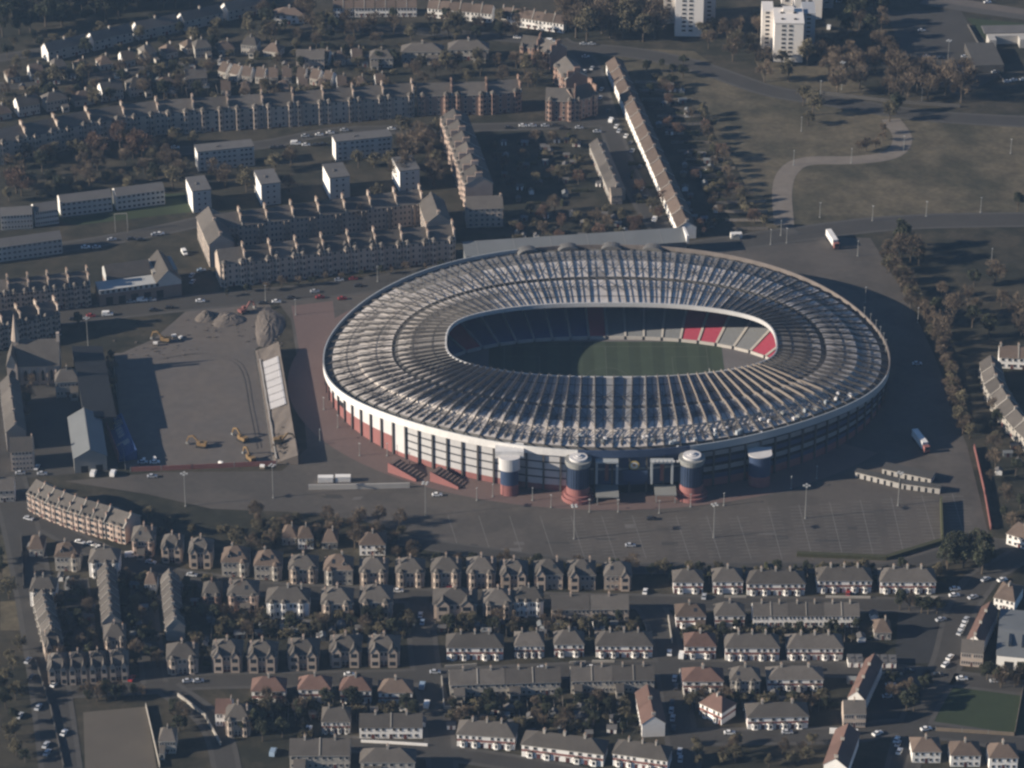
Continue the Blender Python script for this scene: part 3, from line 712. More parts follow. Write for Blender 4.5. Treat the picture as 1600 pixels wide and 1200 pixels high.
for px in (829, 892, 955, 1016):
    p = G(px, 405, 12.0); th = math.atan2((p.y-OC[1])/OB, (p.x-OC[0])/OA); q = rp(th, .012, .2); m = MB(); n = 10
    for k in range(n):
        a0, a1 = pi*k/n, pi*(k+1)/n
        m.poly([(5*cos(a1), -2.5, 2.6*sin(a1)), (5*cos(a0), -2.5, 2.6*sin(a0)), (5*cos(a0), 2.5, 2.6*sin(a0)), (5*cos(a1), 2.5, 2.6*sin(a1))])
    m.poly([(5*cos(pi*k/n), -2.5, 2.6*sin(pi*k/n)) for k in range(n+1)][::-1])
    o = m.build('roof_vent', s_gut, st); o.location = q+OFS; o.rotation_euler = (0, 0, th-pi/2)
p = rp(math.atan2(1.0, .02+.06), .03, .2); m = MB(); m.box(-1.3, -1, 0, 1.3, 1, 2.2); o = m.build('roof_plant_unit', s_fasc, st); q = G(1033, 410, 14); o.location = Vector((q.x, q.y-3, 13.0))+OFS
# pitch and surround
m = MB(); n = 80
m.poly([(SCN[0]+(SA+1)*spow(cos(2*pi*k/n), SE), SCN[1]+(SBB+1)*spow(sin(2*pi*k/n), SE), .30) for k in range(n)])
struct(m.build('track_surround', s_track))
m = MB(); W, Hh = 53, 35; cx, cy = 42.5, 5.8; ns = 20
def ptz(x0, x1, t):
    def ext(x):
        e = abs(x)/W; return Hh*(1-.5*max(0, e-.86)**1.6*6)
    m.poly([(cx+x0, cy-ext(x0), .32), (cx+x1, cy-ext(x1), .32), (cx+x1, cy+ext(x1), .32), (cx+x0, cy+ext(x0), .32)], 0, t)
for k in range(ns):
    for h in range(3):
        w = 2*W/ns; ptz(-W+k*w+h*w/3, -W+k*w+(h+1)*w/3, 1.12 if k % 2 else .9)
struct(m.build('football_pitch', s_pitch, tint=True))
m = MB(); zl = .34
def ln(x0, y0, x1, y1, w=.14): 
    m.box(cx+min(x0, x1)-(w/2 if x0 == x1 else 0), cy+min(y0, y1)-(w/2 if y0 == y1 else 0), zl-.005, cx+max(x0, x1)+(w/2 if x0 == x1 else 0), cy+max(y0, y1)+(w/2 if y0 == y1 else 0), zl)
for a in (-46, 0, 46): ln(a, -30, a, 30)
for b in (-30, 30): ln(-46, b, 46, b)
for s_ in (-1, 1): ln(s_*30, -20, s_*30, 20); ln(s_*30, 20, s_*46, 20); ln(s_*30, -20, s_*46, -20)
for k in range(40):
    a0, a1 = 2*pi*k/40, 2*pi*(k+1)/40; m.poly([(cx+r_*cos(a), cy+r_*sin(a), zl) for r_, a in ((9.05, a0), (9.05, a1), (9.2, a1), (9.2, a0))][::-1])
struct(m.build('pitch_markings', M('faded_pitch_lines', (.13, .14, .12), .9, .2, .3)))
for s_, w_ in ((-1, 'at the shaded end of the stadium pitch'), (1, 'at the sunlit end of the stadium pitch')):
    g = tag(thing('goal', (cx+s_*46, cy, .33)), 'white goal frame '+w_, 'goal', 'pitch goals'); m = MB()
    m.beam((0,-3.7,0), (0,-3.7,2.5), .15); m.beam((0,3.7,0), (0,3.7,2.5), .15); m.beam((0,-3.7,2.5), (0,3.7,2.5), .15); m.build('frame', s_fasc, g)
    m = MB(); 
    for k in range(9): y = -3.6+.9*k; m.beam((s_*1.6, y, 0), (s_*.1, y, 2.4), .03)
    m.beam((s_*1.6,-3.7,.05), (s_*1.6,3.7,.05), .06); m.build('net', m_line, g)
# ================================================================== setting sheets
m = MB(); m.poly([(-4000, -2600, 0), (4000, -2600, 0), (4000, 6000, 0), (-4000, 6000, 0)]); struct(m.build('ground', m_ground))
sheet('rough_field', [(1085,80),(1120,105),(1195,140),(1290,160),(1450,190),(1640,196),(1640,338),(1420,346),(1250,360),(1205,368),(1150,260),(1090,170),(880,90),(880,70)], .02, m_grass)
sheet('rough_field', [(1180,95),(1290,105),(1380,150),(1290,150),(1195,130)], .024, m_grass)
sheet('stadium_forecourt', [(100,752),(250,738),(440,736),(480,700),(470,600),(455,500),(430,466),(560,452),(700,425),(1080,392),(1250,368),(1360,372),(1420,470),(1462,560),(1490,640),(1512,700),(1545,835),(1500,850),(1380,882),(1240,882),(1040,884),(930,880),(700,852),(560,812),(450,800),(330,795),(230,772)], .03, m_asph)
def around(k0, k1, a0, a1, z, mat, name):
    m = MB(); n = 60
    for i in range(n):
        t0, t1 = a0+(a1-a0)*i/n, a0+(a1-a0)*(i+1)/n
        m.poly([(*outer(t0, k0), z), (*outer(t0, k1), z), (*outer(t1, k1), z), (*outer(t1, k0), z)])
    return struct(m.build(name, mat))
around(.95, 1.13, pi*.80, pi*1.80, .034, m_plaza, 'red_paving')
sheet('red_paving', [(520,470),(455,478),(470,560),(500,640),(600,700),(640,640),(530,560)], .032, m_plaza)
sheet('training_pitch', [(178,552),(396,543),(428,726),(196,732)], .028, m_earth)
sheet('building_site', [(300,478),(420,472),(440,520),(398,546),(180,556),(240,530)], .026, m_earth)
sheet('yard', [(0,600),(165,590),(185,735),(0,750)], .022, m_road)
sheet('yard', [(1385,20),(1500,14),(1560,120),(1500,150),(1420,110)], .022, m_road)
sheet('embankment', [(1440,2),(1520,14),(1640,36),(1640,20),(1500,-2)], .024, m_earth)
sheet('lawn', [(1470,1072),(1600,1085),(1640,1090),(1640,1165),(1450,1148)], .022, m_lawn)
sheet('lawn', [(1510,28),(1640,40),(1640,70),(1540,62)], .022, m_lawn)
sheet('lawn', [(60,318),(300,300),(310,330),(120,352),(100,348)], .022, m_lawn)
sheet('playing_field', [(130,1113),(228,1104),(250,1230),(134,1230)], .022, M('worn_court', (.098, .084, .068), .95, .15, .06))
sheet('school_yard', [(1404,952),(1490,956),(1462,1036),(1398,1036)], .022, m_tarmac)  # dark court with the shade over it put into the colour
sheet('lawn', [(0,836),(34,836),(38,900),(0,905)], .022, m_grass); sheet('lawn', [(0,940),(48,938),(54,985),(0,985)], .022, m_grass)
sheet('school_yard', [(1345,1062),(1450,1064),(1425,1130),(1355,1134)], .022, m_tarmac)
sheet('yard', [(1395,430),(1640,410),(1640,545),(1500,560)], .022, m_ground)
# roads
road([(-60,512),(60,498),(150,489),(300,473),(430,461),(560,447),(660,430),(760,412)], 13)
road([(1060,392),(1150,379),(1260,364),(1420,347),(1680,342)], 13)
road([(280,236),(410,226),(520,206),(640,202),(860,196),(960,190)], 7)
road([(872,62),(920,100),(950,190),(985,280),(1040,372)], 8)
road([(820,66),(900,74),(1000,84),(1090,104),(1200,141),(1290,156),(1450,181),(1680,194)], 11)
road([(1392,186),(1410,215),(1395,240),(1340,250),(1262,252),(1232,268),(1222,300),(1225,352)], 10, 'footpath', 0, m_path)
road([(-60,402),(100,386),(240,362),(330,342)], 8)
road([(590,836),(700,856),(930,885),(1040,888),(1240,887),(1385,888),(1500,858),(1560,850),(1680,868)], 7, 'access_road', 1.0)
road([(30,795),(140,855),(240,892),(330,908),(420,921),(680,932),(1000,940),(1460,943),(1530,905),(1640,840)], 8)
road([(70,1080),(250,1071),(330,1064),(650,1058),(1000,1044),(1340,1047),(1500,1062),(1660,1082)], 8)
road([(1010,938),(1036,985),(1048,1050),(1060,1120),(1075,1240)], 8.5)
road([(655,934),(660,1000),(668,1060),(684,1130),(695,1240)], 8)
road([(1535,905),(1500,960),(1478,1040),(1430,1130),(1400,1240)], 9)
road([(520,1160),(690,1176),(880,1206),(1010,1240)], 7)
road([(1080,1152),(1250,1150),(1330,1148),(1425,1138),(1680,1176)], 8)
road([(12,748),(36,840),(56,940),(76,1060),(100,1240)], 12)
road([(262,1075),(318,1115),(345,1160),(360,1240)], 7)
road([(118,905),(128,980),(142,1068)], 6.5)
road([(222,905),(230,980),(242,1068)], 6.5)
road([(-60,100),(160,66),(300,38),(420,12)], 7)
road([(-60,140),(120,124),(300,96),(420,70)], 7)
road([(470,40),(700,52),(860,66)], 7)
road([(1440,2),(1520,16),(1680,38)], 8, 'railway_embankment_path', 0, m_pave)
road([(1228,352),(1240,368)], 6, 'footpath', 0, m_pave)
rq = random.Random(41)
for k in range(16):      # repaired and worn patches in the tarmac
    x, y = rq.uniform(690, 1440), rq.uniform(806, 862)
    if k > 11: x, y = rq.uniform(230, 600), rq.uniform(752, 785)
    w, h = rq.uniform(10, 46), rq.uniform(2, 6); s = rq.uniform(-6, 6)
    sheet('tarmac_patch', [(x, y), (x+w, y+s*.2), (x+w+s, y+h+s*.2), (x+s, y+h)], .0385+.0004*k, m_road if k % 3 else M('pale_tarmac', (.115, .105, .098), .9, .2, .3))
for P_ in ([(250,560),(320,552),(378,570),(396,640),(408,700)],):
    road(P_, .45, 'wheel_rut', 0, M('damp_mud', (.094, .082, .073), .9, .3, .2)); road([(x-6, y+2) for x, y in P_], .45, 'wheel_rut', 0, MATS['damp_mud'])
# car park bay lines (faint paint) on the big forecourt
m = MB()
for k, x in enumerate(range(700, 1480, 48)):
    a = G(x+(20 if x > 1000 else 0), 806 if x < 1180 else 792-min(20, (x-1180)*.08)); b = G(x+22+(20 if x > 1000 else 0), 874 if x < 1390 else 850)
    d = (b-a); n = Vector((d.y, -d.x, 0)).normalized()
    m.poly([(*(a-n*.12).xy, .047), (*(b-n*.12).xy, .047), (*(b+n*.12).xy, .047), (*(a+n*.12).xy, .047)][::-1])
    L_ = d.length; u = d.normalized()
    if x > 860:
        q = 2.0
        while q < L_-2:
            p = a+u*q
            m.poly([(*(p-n*4.4-u*.09).xy, .048), (*(p+n*4.4-u*.09).xy, .048), (*(p+n*4.4+u*.09).xy, .048), (*(p-n*4.4+u*.09).xy, .048)])
            q += 2.6
struct(m.build('parking_bay_lines', M('worn_paint', (.16, .15, .14), .9, .3, .3)))
# ================================================================== rows of buildings
def put_house(key, name, a, b, label, cat, group=None, depth=1.0, hs=1.0, mir=False):
    """front wall runs from a to b on the ground (house stands to the left of that direction)"""
    P, w, d, h = PRO[key]; v = b-a; L = v.length
    o = place(P, name, (a+b)/2, math.atan2(v.y, v.x), (-L/w if mir else L/w, depth, hs)); tag(o, label, cat, group); return o
def row(keys, pts, n, name, desc, where, cat='house', group=None, frm='from left', gap=0.0, depth=1.0, hs=1.0):
    W = [G(*p) for p in pts]; S = [0]
    for i in range(len(W)-1): S.append(S[-1]+(W[i+1]-W[i]).length)
    def at(s):
        for i in range(len(W)-1):
            if s <= S[i+1] or i == len(W)-2: return W[i]+(W[i+1]-W[i])*((s-S[i])/(S[i+1]-S[i]))
    out = []
    for i in range(n):
        a, b = at(S[-1]*i/n), at(S[-1]*(i+1)/n); g = (b-a)*gap/2
        k = keys if isinstance(keys, str) else keys[i % len(keys)]
        de = desc if isinstance(desc, str) else desc[i % len(desc)]
        out.append(put_house(k, name, a+g, b-g, (f'{de}, {ordw(i)} {frm} {where}' if n > 1 else f'{de} {where}'), cat, group or (where if n > 1 else None), depth, hs))
    return out
def singles(lst, name, where, cat='house', group=None, frm='from left', depth=1.0, slope=0.0):
    jr = random.Random(len(where)+len(lst))
    """lst: (proto, description, centre px, ground py, width px)"""
    lst = sorted(lst, key=lambda q: q[2])
    for i, (k, de, x, y, w) in enumerate(lst):
        a, b = G(x-w/2, y-slope*w/2), G(x+w/2, y+slope*w/2)
        put_house(jr.choice(VAR[k]) if k in VAR and not any(q in de for q in ('white', 'band', 'twin', 'red')) else k, name, a, b, f'{de}, {ordw(i)} {frm} {where}', cat, group or where, depth*jr.uniform(.9, 1.12), jr.uniform(.94, 1.08), jr.random() < .45)
# --- north-west tenements and flats
row('tenA', [(-6,259),(66,243),(136,227),(233,212),(302,207),(413,200)], 8, 'tenement', 'grey stone tenement section', 'in the long bay-windowed row', 'tenement', 'long bay-windowed tenement row')
row('tenB', [(414,200),(537,191),(648,182)], 5, 'tenement', 'tenement section with paired bays', "at the long row's right end", 'tenement', 'right end of the long tenement row')
row('tenR', [(652,181),(760,179),(815,174)], 3, 'tenement', 'red sandstone tenement', 'on the corner by the car-lined street', 'tenement')
row('tenR', [(852,188),(896,190),(934,178)], 2, 'tenement', 'red tenement of the rounded corner block', 'by the white terrace top', 'tenement')
row('tenR3', [(812,97),(836,99),(859,109)], 2, 'tenement', 'low red tenement of the curved row', 'behind the rounded corner', 'tenement')
row('tenR3', [(866,126),(884,150)], 1, 'tenement', 'tenement with sunlit west wall', 'between curved row and rounded corner block', 'tenement')
row('tenP', [(689,217),(708,270),(727,325)], 6, 'tenement', 'tenement section with sunlit pink front', 'of the row above the stadium', 'tenement', 'pink-fronted tenement row', 'from far end', depth=1.1)
row('tenEnd', [(729,356),(786,354)], 1, 'tenement', 'plain grey gable-end tenement closing the pink-fronted row', 'near the stadium', 'tenement', depth=1.0, hs=.85)
row(['tenC', 'tenC', 'tenD', 'tenD', 'tenD', 'tenD', 'tenC', 'tenC', 'tenC'], [(345,449),(412,441),(495,431),(580,421),(712,409)], 9, 'tenement', ['tenement front with tall bays', 'tenement front with tall bays', 'tenement front with white dormers', 'tenement front with white dormers', 'tenement front with white dormers', 'tenement front with white dormers'] + ['tenement front with tall bays']*3, 'in the block facing the stadium road', 'tenement', 'courtyard block front row')
row('tenBack', [(340,392),(500,371),(662,351)], 8, 'tenement', 'rear-facing tenement with stair shafts', 'on the courtyard block north side', 'tenement', 'courtyard block rear row')
row('tenEnd', [(309,373),(328,418)], 2, 'tenement', 'tenement with bright west wall', 'at the courtyard block west end', 'tenement', frm='from far end')
row('tenEnd', [(655,349),(667,384)], 1, 'tenement', 'tenement wing with sunlit flank closing the', 'courtyard block east end', 'tenement')
row('slab', [(310,268),(398,259)], 1, 'flats', 'long pale four-storey slab of flats, the left one', 'below the bay-windowed row', 'flats', 'pale slab flats')
row('slab', [(525,252),(613,243)], 1, 'flats', 'long pale four-storey slab of flats, the right one', 'beside the parked cars', 'flats', 'pale slab flats')
for i, (x, y, w) in enumerate([(302,333,29),(409,322,30),(516,312,31),(625,301,31)]):
    row('point', [(x,y),(x+w,y-3.4)], 1, 'flats', 'small square pale block of flats, '+['leftmost', 'second from left', 'third from left', 'rightmost'][i], 'of the four', 'flats', 'four square pale flats')
row('slab3', [(96,340),(176,330)], 1, 'flats', 'long pale blue-grey three-storey flats, left half', 'beside the lawn', 'flats')
row('slab3', [(183,329),(258,319)], 1, 'flats', 'long pale blue-grey three-storey flats, right half', 'beside the lawn', 'flats')
row('slab3', [(2,360),(52,357)], 1, 'flats', 'short pale flats with sunlit gable', 'at the lawn left end', 'flats')
row('slab3', [(56,354),(92,349)], 1, 'flats', 'short pale flats, plain gable,', 'left of the long blue-grey pair', 'flats')
row('slab3', [(-60,418),(98,396)], 2, 'flats', 'low pale flats', 'above the dark stone tenements', 'flats')
row('tenS', [(-14,494),(60,487),(143,477)], 5, 'tenement', 'dark stone tenement with tall chimney', 'left of the brown hall', 'tenement')
row('tenS', [(-20,550),(40,536),(96,524)], 4, 'tenement', 'dark stone tenement', 'right behind the church', 'tenement')
# hall with the white gable
def hall():
    o = tag(thing('hall', G(215, 462), math.atan2(G(285,455).y-G(145,474).y, G(285,455).x-G(145,474).x)), 'big brown brick hall with pale upper band and white west gable', 'hall')
    m = MB(); m.box(-19, -6, 0, 20, 4, 6.2, 0); m.box(-19, -6.02, 6.2, 20, 4, 8.2, 1); m.box(-13, 4, 0, 12, 17, 9, 0); m.poly([(-13.05, 4, 9), (-13.05, 17, 9), (-13.05, 10.5, 13)], 1); m.poly([(-13.05, 4, 5), (-13.05, 17, 5), (-13.05, 17, 9), (-13.05, 4, 9)], 1)
    m.box(8, 2, 0, 20, 17, 10, 2); m.poly([(8, -6.05, 8.2), (20, -6.05, 8.2), (14, -6.05, 14)], 1); m.build('wall', [m_brick2, m_white2, m_rough], o)
    m = MB(); m.poly([(-13.4, 3.6, 8.8), (8, 3.6, 8.8), (8, 10.5, 13.2), (-13.4, 10.5, 13.2)]); m.poly([(-13.4, 10.5, 13.2), (8, 10.5, 13.2), (8, 17.4, 8.8), (-13.4, 17.4, 8.8)])
    m.poly([(7.6, -6.4, 7.9), (14, -6.4, 14.2), (14, 17.4, 14.2), (7.6, 17.4, 7.9)]); m.poly([(14, -6.4, 14.2), (20.4, -6.4, 7.9), (20.4, 17.4, 7.9), (14, 17.4, 14.2)]); m.build('roof', m_slate, o)
    wm = win_mesh(1.6, 1.8)
    for k in range(11): put('window', wm, o, (-17.5+2.6*k, -6.02, 6.3))
    for k in range(5): m = MB(); m.box(-16+6*k, -6.15, .2, -12.8+6*k, -6, 4.2); m.build('loading_door', m_dark, o)
m_brick2 = M('brown_brick', (.19, .14, .115), .9, .15, .3); m_white2 = M('pale_cladding', (.38, .38, .37), .8, .1, .3)
hall()
def church():
    o = tag(thing('church', G(66, 600), rad(4), (1.15, 1.15, 1.2)), 'old stone church with steep roof, tall windows and pointed gable', 'church')
    m = MB(); m.box(-9, 0, 0, 7, 11, 8, 0)
    for sx in (-9.02, 7.02): m.poly([(sx, 0, 8), (sx, 11, 8), (sx, 5.5, 16)], 0)
    m.box(-13, -2, 0, -9, 9, 9, 0); m.poly([(-13, -2.02, 9), (-9, -2.02, 9), (-11, -2.02, 14)], 0); m.build('wall', m_sand, o)
    m = MB(); m.poly([(-9.3, -.5, 7.6), (7.3, -.5, 7.6), (7.3, 5.5, 16.2), (-9.3, 5.5, 16.2)]); m.poly([(-9.3, 5.5, 16.2), (7.3, 5.5, 16.2), (7.3, 11.5, 7.6), (-9.3, 11.5, 7.6)])
    m.poly([(-13.3, -2.4, 8.6), (-11, -2.4, 14.3), (-11, 9, 14.3), (-13.3, 9, 8.6)]); m.poly([(-11, -2.4, 14.3), (-8.7, -2.4, 8.6), (-8.7, 9, 8.6), (-11, 9, 14.3)]); m.build('roof', m_slate, o)
    m = MB(); m.cyl((-9.5, 5.5), 1.7, 1.5, 0, 16, 4, a0=pi/4); m.cyl((-9.5, 5.5), 1.7, .05, 16, 27, 8); m.build('spire', m_sand, o)
    for k in range(5):
        m = MB(); m.box(-8+3.3*k, -.9, 0, -7.3+3.3*k, .1, 5.2); m.poly([(-8+3.3*k, -.9, 5.2), (-7.3+3.3*k, -.9, 5.2), (-7.3+3.3*k, 0, 6.8), (-8+3.3*k, 0, 6.8)]); m.build('buttress', m_sand, o)
    for k in range(4):
        m = MB(); c = -6+3.3*k; m.poly([(c-.6, -.04, 1.5), (c+.6, -.04, 1.5), (c+.6, -.04, 5), (c, -.04, 6.2), (c-.6, -.04, 5)]); m.build('lancet_window', m_glass, o)
    m = MB(); m.poly([(-12, -2.06, 2), (-10, -2.06, 2), (-10, -2.06, 6), (-11, -2.06, 7.6), (-12, -2.06, 6)]); m.build('lancet_window', m_glass, o)
    m = MB(); m.box(6.2, 4.8, 14.5, 7.4, 6.2, 18.6); m.build('chimney', m_sand, o)
church()
row('terrX', [(88,622),(125,620)], 1, 'house', 'low brown hall with pale bays', 'right of the church', 'hall', depth=.8, hs=1.35)
row('tenEnd', [(2,628),(12,706)], 4, 'tenement', 'tenement roof strip section', 'below the church on the edge', 'tenement', frm='from far end', depth=.7, hs=.8)
row('tenEnd', [(18,737),(54,735)], 1, 'tenement', 'dull brown tenement with flat front', 'below the roof strip', 'tenement', hs=.8)
def shed(px0, px1, py0, name, label, d, h, rise, mat, wall, lean=0.06):
    a, b = G(px0, py0), G(px1, py0-3); w = (b-a).length; o = tag(thing(name, (a+b)/2, math.atan2((b-a).y, (b-a).x)+lean), label, 'shed'); x = w/2
    m = MB(); m.box(-x, 0, 0, x, d, h, 0); m.poly([(-x, -.01, h), (x, -.01, h), (0, -.01, h+rise)]); m.poly([(-x, d+.01, h), (x, d+.01, h), (0, d+.01, h+rise)][::-1]); m.build('wall', wall, o)
    m = MB(); m.poly([(-x-.4, -.5, h-.25), (0, -.5, h+rise+.1), (0, d+.5, h+rise+.1), (-x-.4, d+.5, h-.25)]); m.poly([(0, -.5, h+rise+.1), (x+.4, -.5, h-.25), (x+.4, d+.5, h-.25), (0, d+.5, h+rise+.1)])
    m.build('roof', mat, o)
    m = MB(); m.box(-.2, -.5, h+rise+.1, .2, d+.5, h+rise+.4); m.build('ridge_cap', m_steel, o)
    for k in range(2): m = MB(); m.box(-x*.6+k*x*.9, -.12, 0, -x*.6+k*x*.9+3, .0, 3.2); m.build('door', m_dark, o)
shed(117, 168, 739, 'storage_shed', 'long grey metal shed with ridged roof beside the training pitch', 37, 7.5, 3.6, m_mroof, m_steel)
def shadestand():  # stand added to cast the shade across the training pitch
    a, b = G(182, 676), G(160, 566); v = b-a; L_ = v.length; o = tag(thing('shade_stand', a, math.atan2(v.y, v.x)-pi/2), 'added dark-roofed stand that shades the side of the training pitch', 'stand')
    m = MB(); m.box(-13, 0, 0, -12.6, L_, 9); m.box(-12.6, 0, 0, -1, .3, 7.5); m.box(-12.6, L_-.3, 0, -1, L_, 7.5)
    for k in range(6): m.box(-12.6+1.9*k, .3, 0, -10.7+1.9*k, L_-.3, 4.2-.7*k)
    m.build('terrace', m_tarmac, o)
    m = MB(); m.add([(-13.4,-.5,9.2),(.5,-.5,7.6),(.5,L_+.5,7.6),(-13.4,L_+.5,9.2),(-13.4,-.5,9.5),(.5,-.5,7.9),(.5,L_+.5,7.9),(-13.4,L_+.5,9.5)], [(0,3,2,1),(4,5,6,7),(0,1,5,4),(1,2,6,5),(2,3,7,6),(3,0,4,7)]); m.build('roof', M('dark_sheet_roof', (.022, .023, .026), .8, .25, .2), o)
    for k in range(7): m = MB(); m.box(-.2, -.15, 0, .1, .15, 7.65); put('post', m.mesh('post', m_steel), o, (0, .6+(L_-1.2)*k/6, 0))
shadestand()
# small stand with blue seats and pale lettering
def lstand():
    a, b = G(163,664), G(186,722); v = (b-a); o = tag(thing('small_stand', a, math.atan2(v.y, v.x)), 'small blue seated stand with pale marks beside the training pitch', 'stand'); L = v.length
    m = MB(); n = 8
    for k in range(n): m.box(0, 8-k*1.0, 0, L, 7-k*1.0, 4.6-k*.5)
    # stand faces the pitch on its left (east) side
    m2 = MB(); m2.v = [(x, y+0, z) for x, y, z in m.v]; m2.f = m.f; m2.m = m.m; m2.t = m.t
    s = m2.build('seat_deck', s_seatn, o)
    ml = MB(); zf = lambda y: 4.62-(8-y)*.5+.45
    def patch(x0, y0, x1, y1):
        y = y0
        while y < y1-.05:
            k = math.floor(8-y-1e-6); z = 4.6-k*.5+.03; y2 = min(y1, 8-k if 8-k > y else y+1)
            ml.poly([(x0, y, z), (x1, y, z), (x1, y2, z), (x0, y2, z)]); y = y2
    for (x0, y0, x1, y1) in ((4,2,5,7), (4,2,9,3), (8,2,9,7), (4,6,9,7), (5.8,4,7,6), (10,3.2,12.4,5.6), (13,3.2,15.4,5.6), (16,3.2,18.4,5.6), (22,1.5,23.2,6.5), (23.2,4,26,6.5)): patch(x0, y0, x1, y1)
    ml.build('seat_marks', m_conc, o)
    m = MB(); m.box(-.4, -.4, 0, L+.4, 0-.05, 5.6); m.build('rear_wall', m_band, o)
lstand()
row('tenT', [(44,797),(75,813),(118,829),(165,842)], 7, 'tenement', 'sunlit pink terrace house', 'in the slanting row above the villas', 'house')
row('tenT', [(168,842),(196,851)], 1, 'tenement', 'hip-ended last house of the slanting pink row', 'beside the villas', 'house', hs=.95)
row('whiteG', [(-30,787),(24,784)], 1, 'house', 'brown roofed house with sunlit gable', 'left of the pink row', 'house')
# --- top left housing
row('whiteG', [(72,98),(140,82),(213,64),(283,50),(352,34),(420,18)], 5, 'house', 'dark house with bright white gable', 'under the dark wood', 'house', gap=.12)
row(['bung', 'whiteG', 'terrX'], [(-20,192),(60,178),(160,160),(280,140),(330,136)], 8, 'house', ['brown bungalow', 'plain brown house', 'brown house with lean-to'], 'behind the bay-windowed row', 'house', gap=.25)
row('cottG', [(338,120),(372,128),(420,132),(470,130),(520,138)], 9, 'house', 'small cottage with white side', 'in the sheds-and-gardens row', 'house', gap=.35)
row(['terrX', 'bung'], [(300,92),(380,84),(440,92)], 4, 'house', ['drab house with lean-to', 'drab bungalow'], 'above the white-sided cottages', 'house', gap=.3)
singles([('terrX', 'broad grey-roofed house', 660, 97, 64), ('terrX', 'broad grey-roofed house', 732, 94, 62), ('terrX', 'smaller grey house', 596, 106, 36), ('block', 'pale-fronted house', 485, 108, 44)], 'house', 'in the far-back villa line', 'house')
singles([('bungW', 'cream house with hipped roof', 452, 37, 48)], 'house', 'beside the far white terraces', 'house')
row('topT', [(520,27),(652,26)], 4, 'house', 'white-fronted terrace house', 'along the top edge', 'house', gap=.06)
row('topT', [(668,27),(768,36)], 3, 'house', 'white-fronted terrace house of the middle run', 'along the top', 'house')
row('topT', [(782,38),(880,52)], 3, 'house', 'white-fronted terrace house of the right run', 'along the top', 'house')
row(['bung', 'cottG', 'terrX', 'bung'], [(4,132),(110,118),(225,101),(318,80)], 9, 'house', ['dim brown bungalow', 'dim cottage with pale side', 'dim house with lean-to', 'dim brown bungalow'], 'in the strip under the white-gabled row', 'house', gap=.45)
row(['bung', 'cottG'], [(466,100),(520,103),(572,100)], 4, 'house', ['low brown bungalow', 'low cottage'], 'left of the far-back villas', 'house', gap=.4)
row(['cottG', 'bung'], [(338,152),(450,148),(610,140)], 9, 'house', ['little pale-sided cottage', 'little hipped cottage'], 'tucked behind the bay-windowed row', 'house', gap=.5)
# --- white terrace above the stadium
row('cottD', [(947,114),(984,199),(1059,374)], 14, 'house', 'bright white terrace house', 'of the long terrace above the stadium', 'house', 'long white terrace', 'from far end', hs=1.05)
row('cottE', [(921,240),(952,314)], 6, 'house', 'house of the short pale terrace', 'left of the long white terrace', 'house', 'short pale terrace', 'from far end')
row('block', [(955,320),(972,319)], 1, 'house', 'grey gable end house closing the short pale terrace', 'gardens', 'house', depth=.8, hs=.8)
# long grey shed along the north side
def nshed():
    a, b = G(728, 421), G(1072, 398); v = b-a; L = v.length; o = tag(thing('long_building', a, math.atan2(v.y, v.x)), 'long low grey metal building along the far side of the stadium', 'building')
    m = MB(); m.box(0, 0, 0, L, 9, 7.0); m.build('wall', m_mroof, o)
    m = MB(); m.poly([(-.4, -.5, 7.0), (L+.4, -.5, 7.0), (L+.4, 9.5, 10.2), (-.4, 9.5, 10.2)]); m.build('roof', m_mroof, o)
    m = MB(); m.box(L-.1, -.6, 6.4, L+1.0, 9.6, 10.4); m.build('white_end_trim', s_fasc, o)
    for k in range(6): m = MB(); m.poly([(L*k/6+6, -.5, 7.06), (L*k/6+6.4, -.5, 7.06), (L*k/6+6.4, 9.5, 10.26), (L*k/6+6, 9.5, 10.26)]); m.build('roof_joint', m_steel, o)
nshed()
# --- tower blocks
def towerblock(px, py, yaw, label, floors=9):
    o = tag(thing('tower_block', G(px, py), yaw), label, 'tower block', 'white tower blocks'); h = floors*2.5
    W_ = M('tower_cladding', (.66, .62, .58), .75, .08, .1); W2 = M('tower_shaded_side', (.34, .35, .37), .8, .08, .1)
    m = MB(); m.box(-7.8, 0, 0, 7.8, 22, h); m.build('front_wall', W_, o)
    m = MB(); m.box(-14, 19, 0, -7.81, 34, h-.6); m.build('left_wing', W_, o)
    m = MB(); m.box(7.81, 17, 0, 15, 34, h-.6); m.build('right_wing', W2, o)  # right wing coloured darker as the tower's shaded side
    m = MB(); m.box(-8.1, -.3, h, 8.1, 22.3, h+.45); m.box(-3, 15, h+.45, 3, 20, h+2.2)
    for sx in (-5, 5):
        for y in (5, 14): m.cyl((sx*.7, y), .9, .9, h+.45, h+.9, 10, 1)
    m.build('roof', [W_, m_dark], o)
    wm = win_mesh(2.3, 1.2)
    for f in range(1, floors):
        for x in (-2.9, .9):
            put('window', wm, o, (x, 0, f*2.5+.5))
        put('window', wm, o, (-11, 19, f*2.5+.5)); put('window', wm, o, (11.4, 17, f*2.5+.5))
towerblock(1231, 97, rad(-2), 'white tower block beside the brown trees', 9)
towerblock(1076, 57, rad(-2), 'white tower block above the rough field', 10)
towerblock(1262, 30, rad(-2), 'greyer tower block half hidden behind another tower', 9)
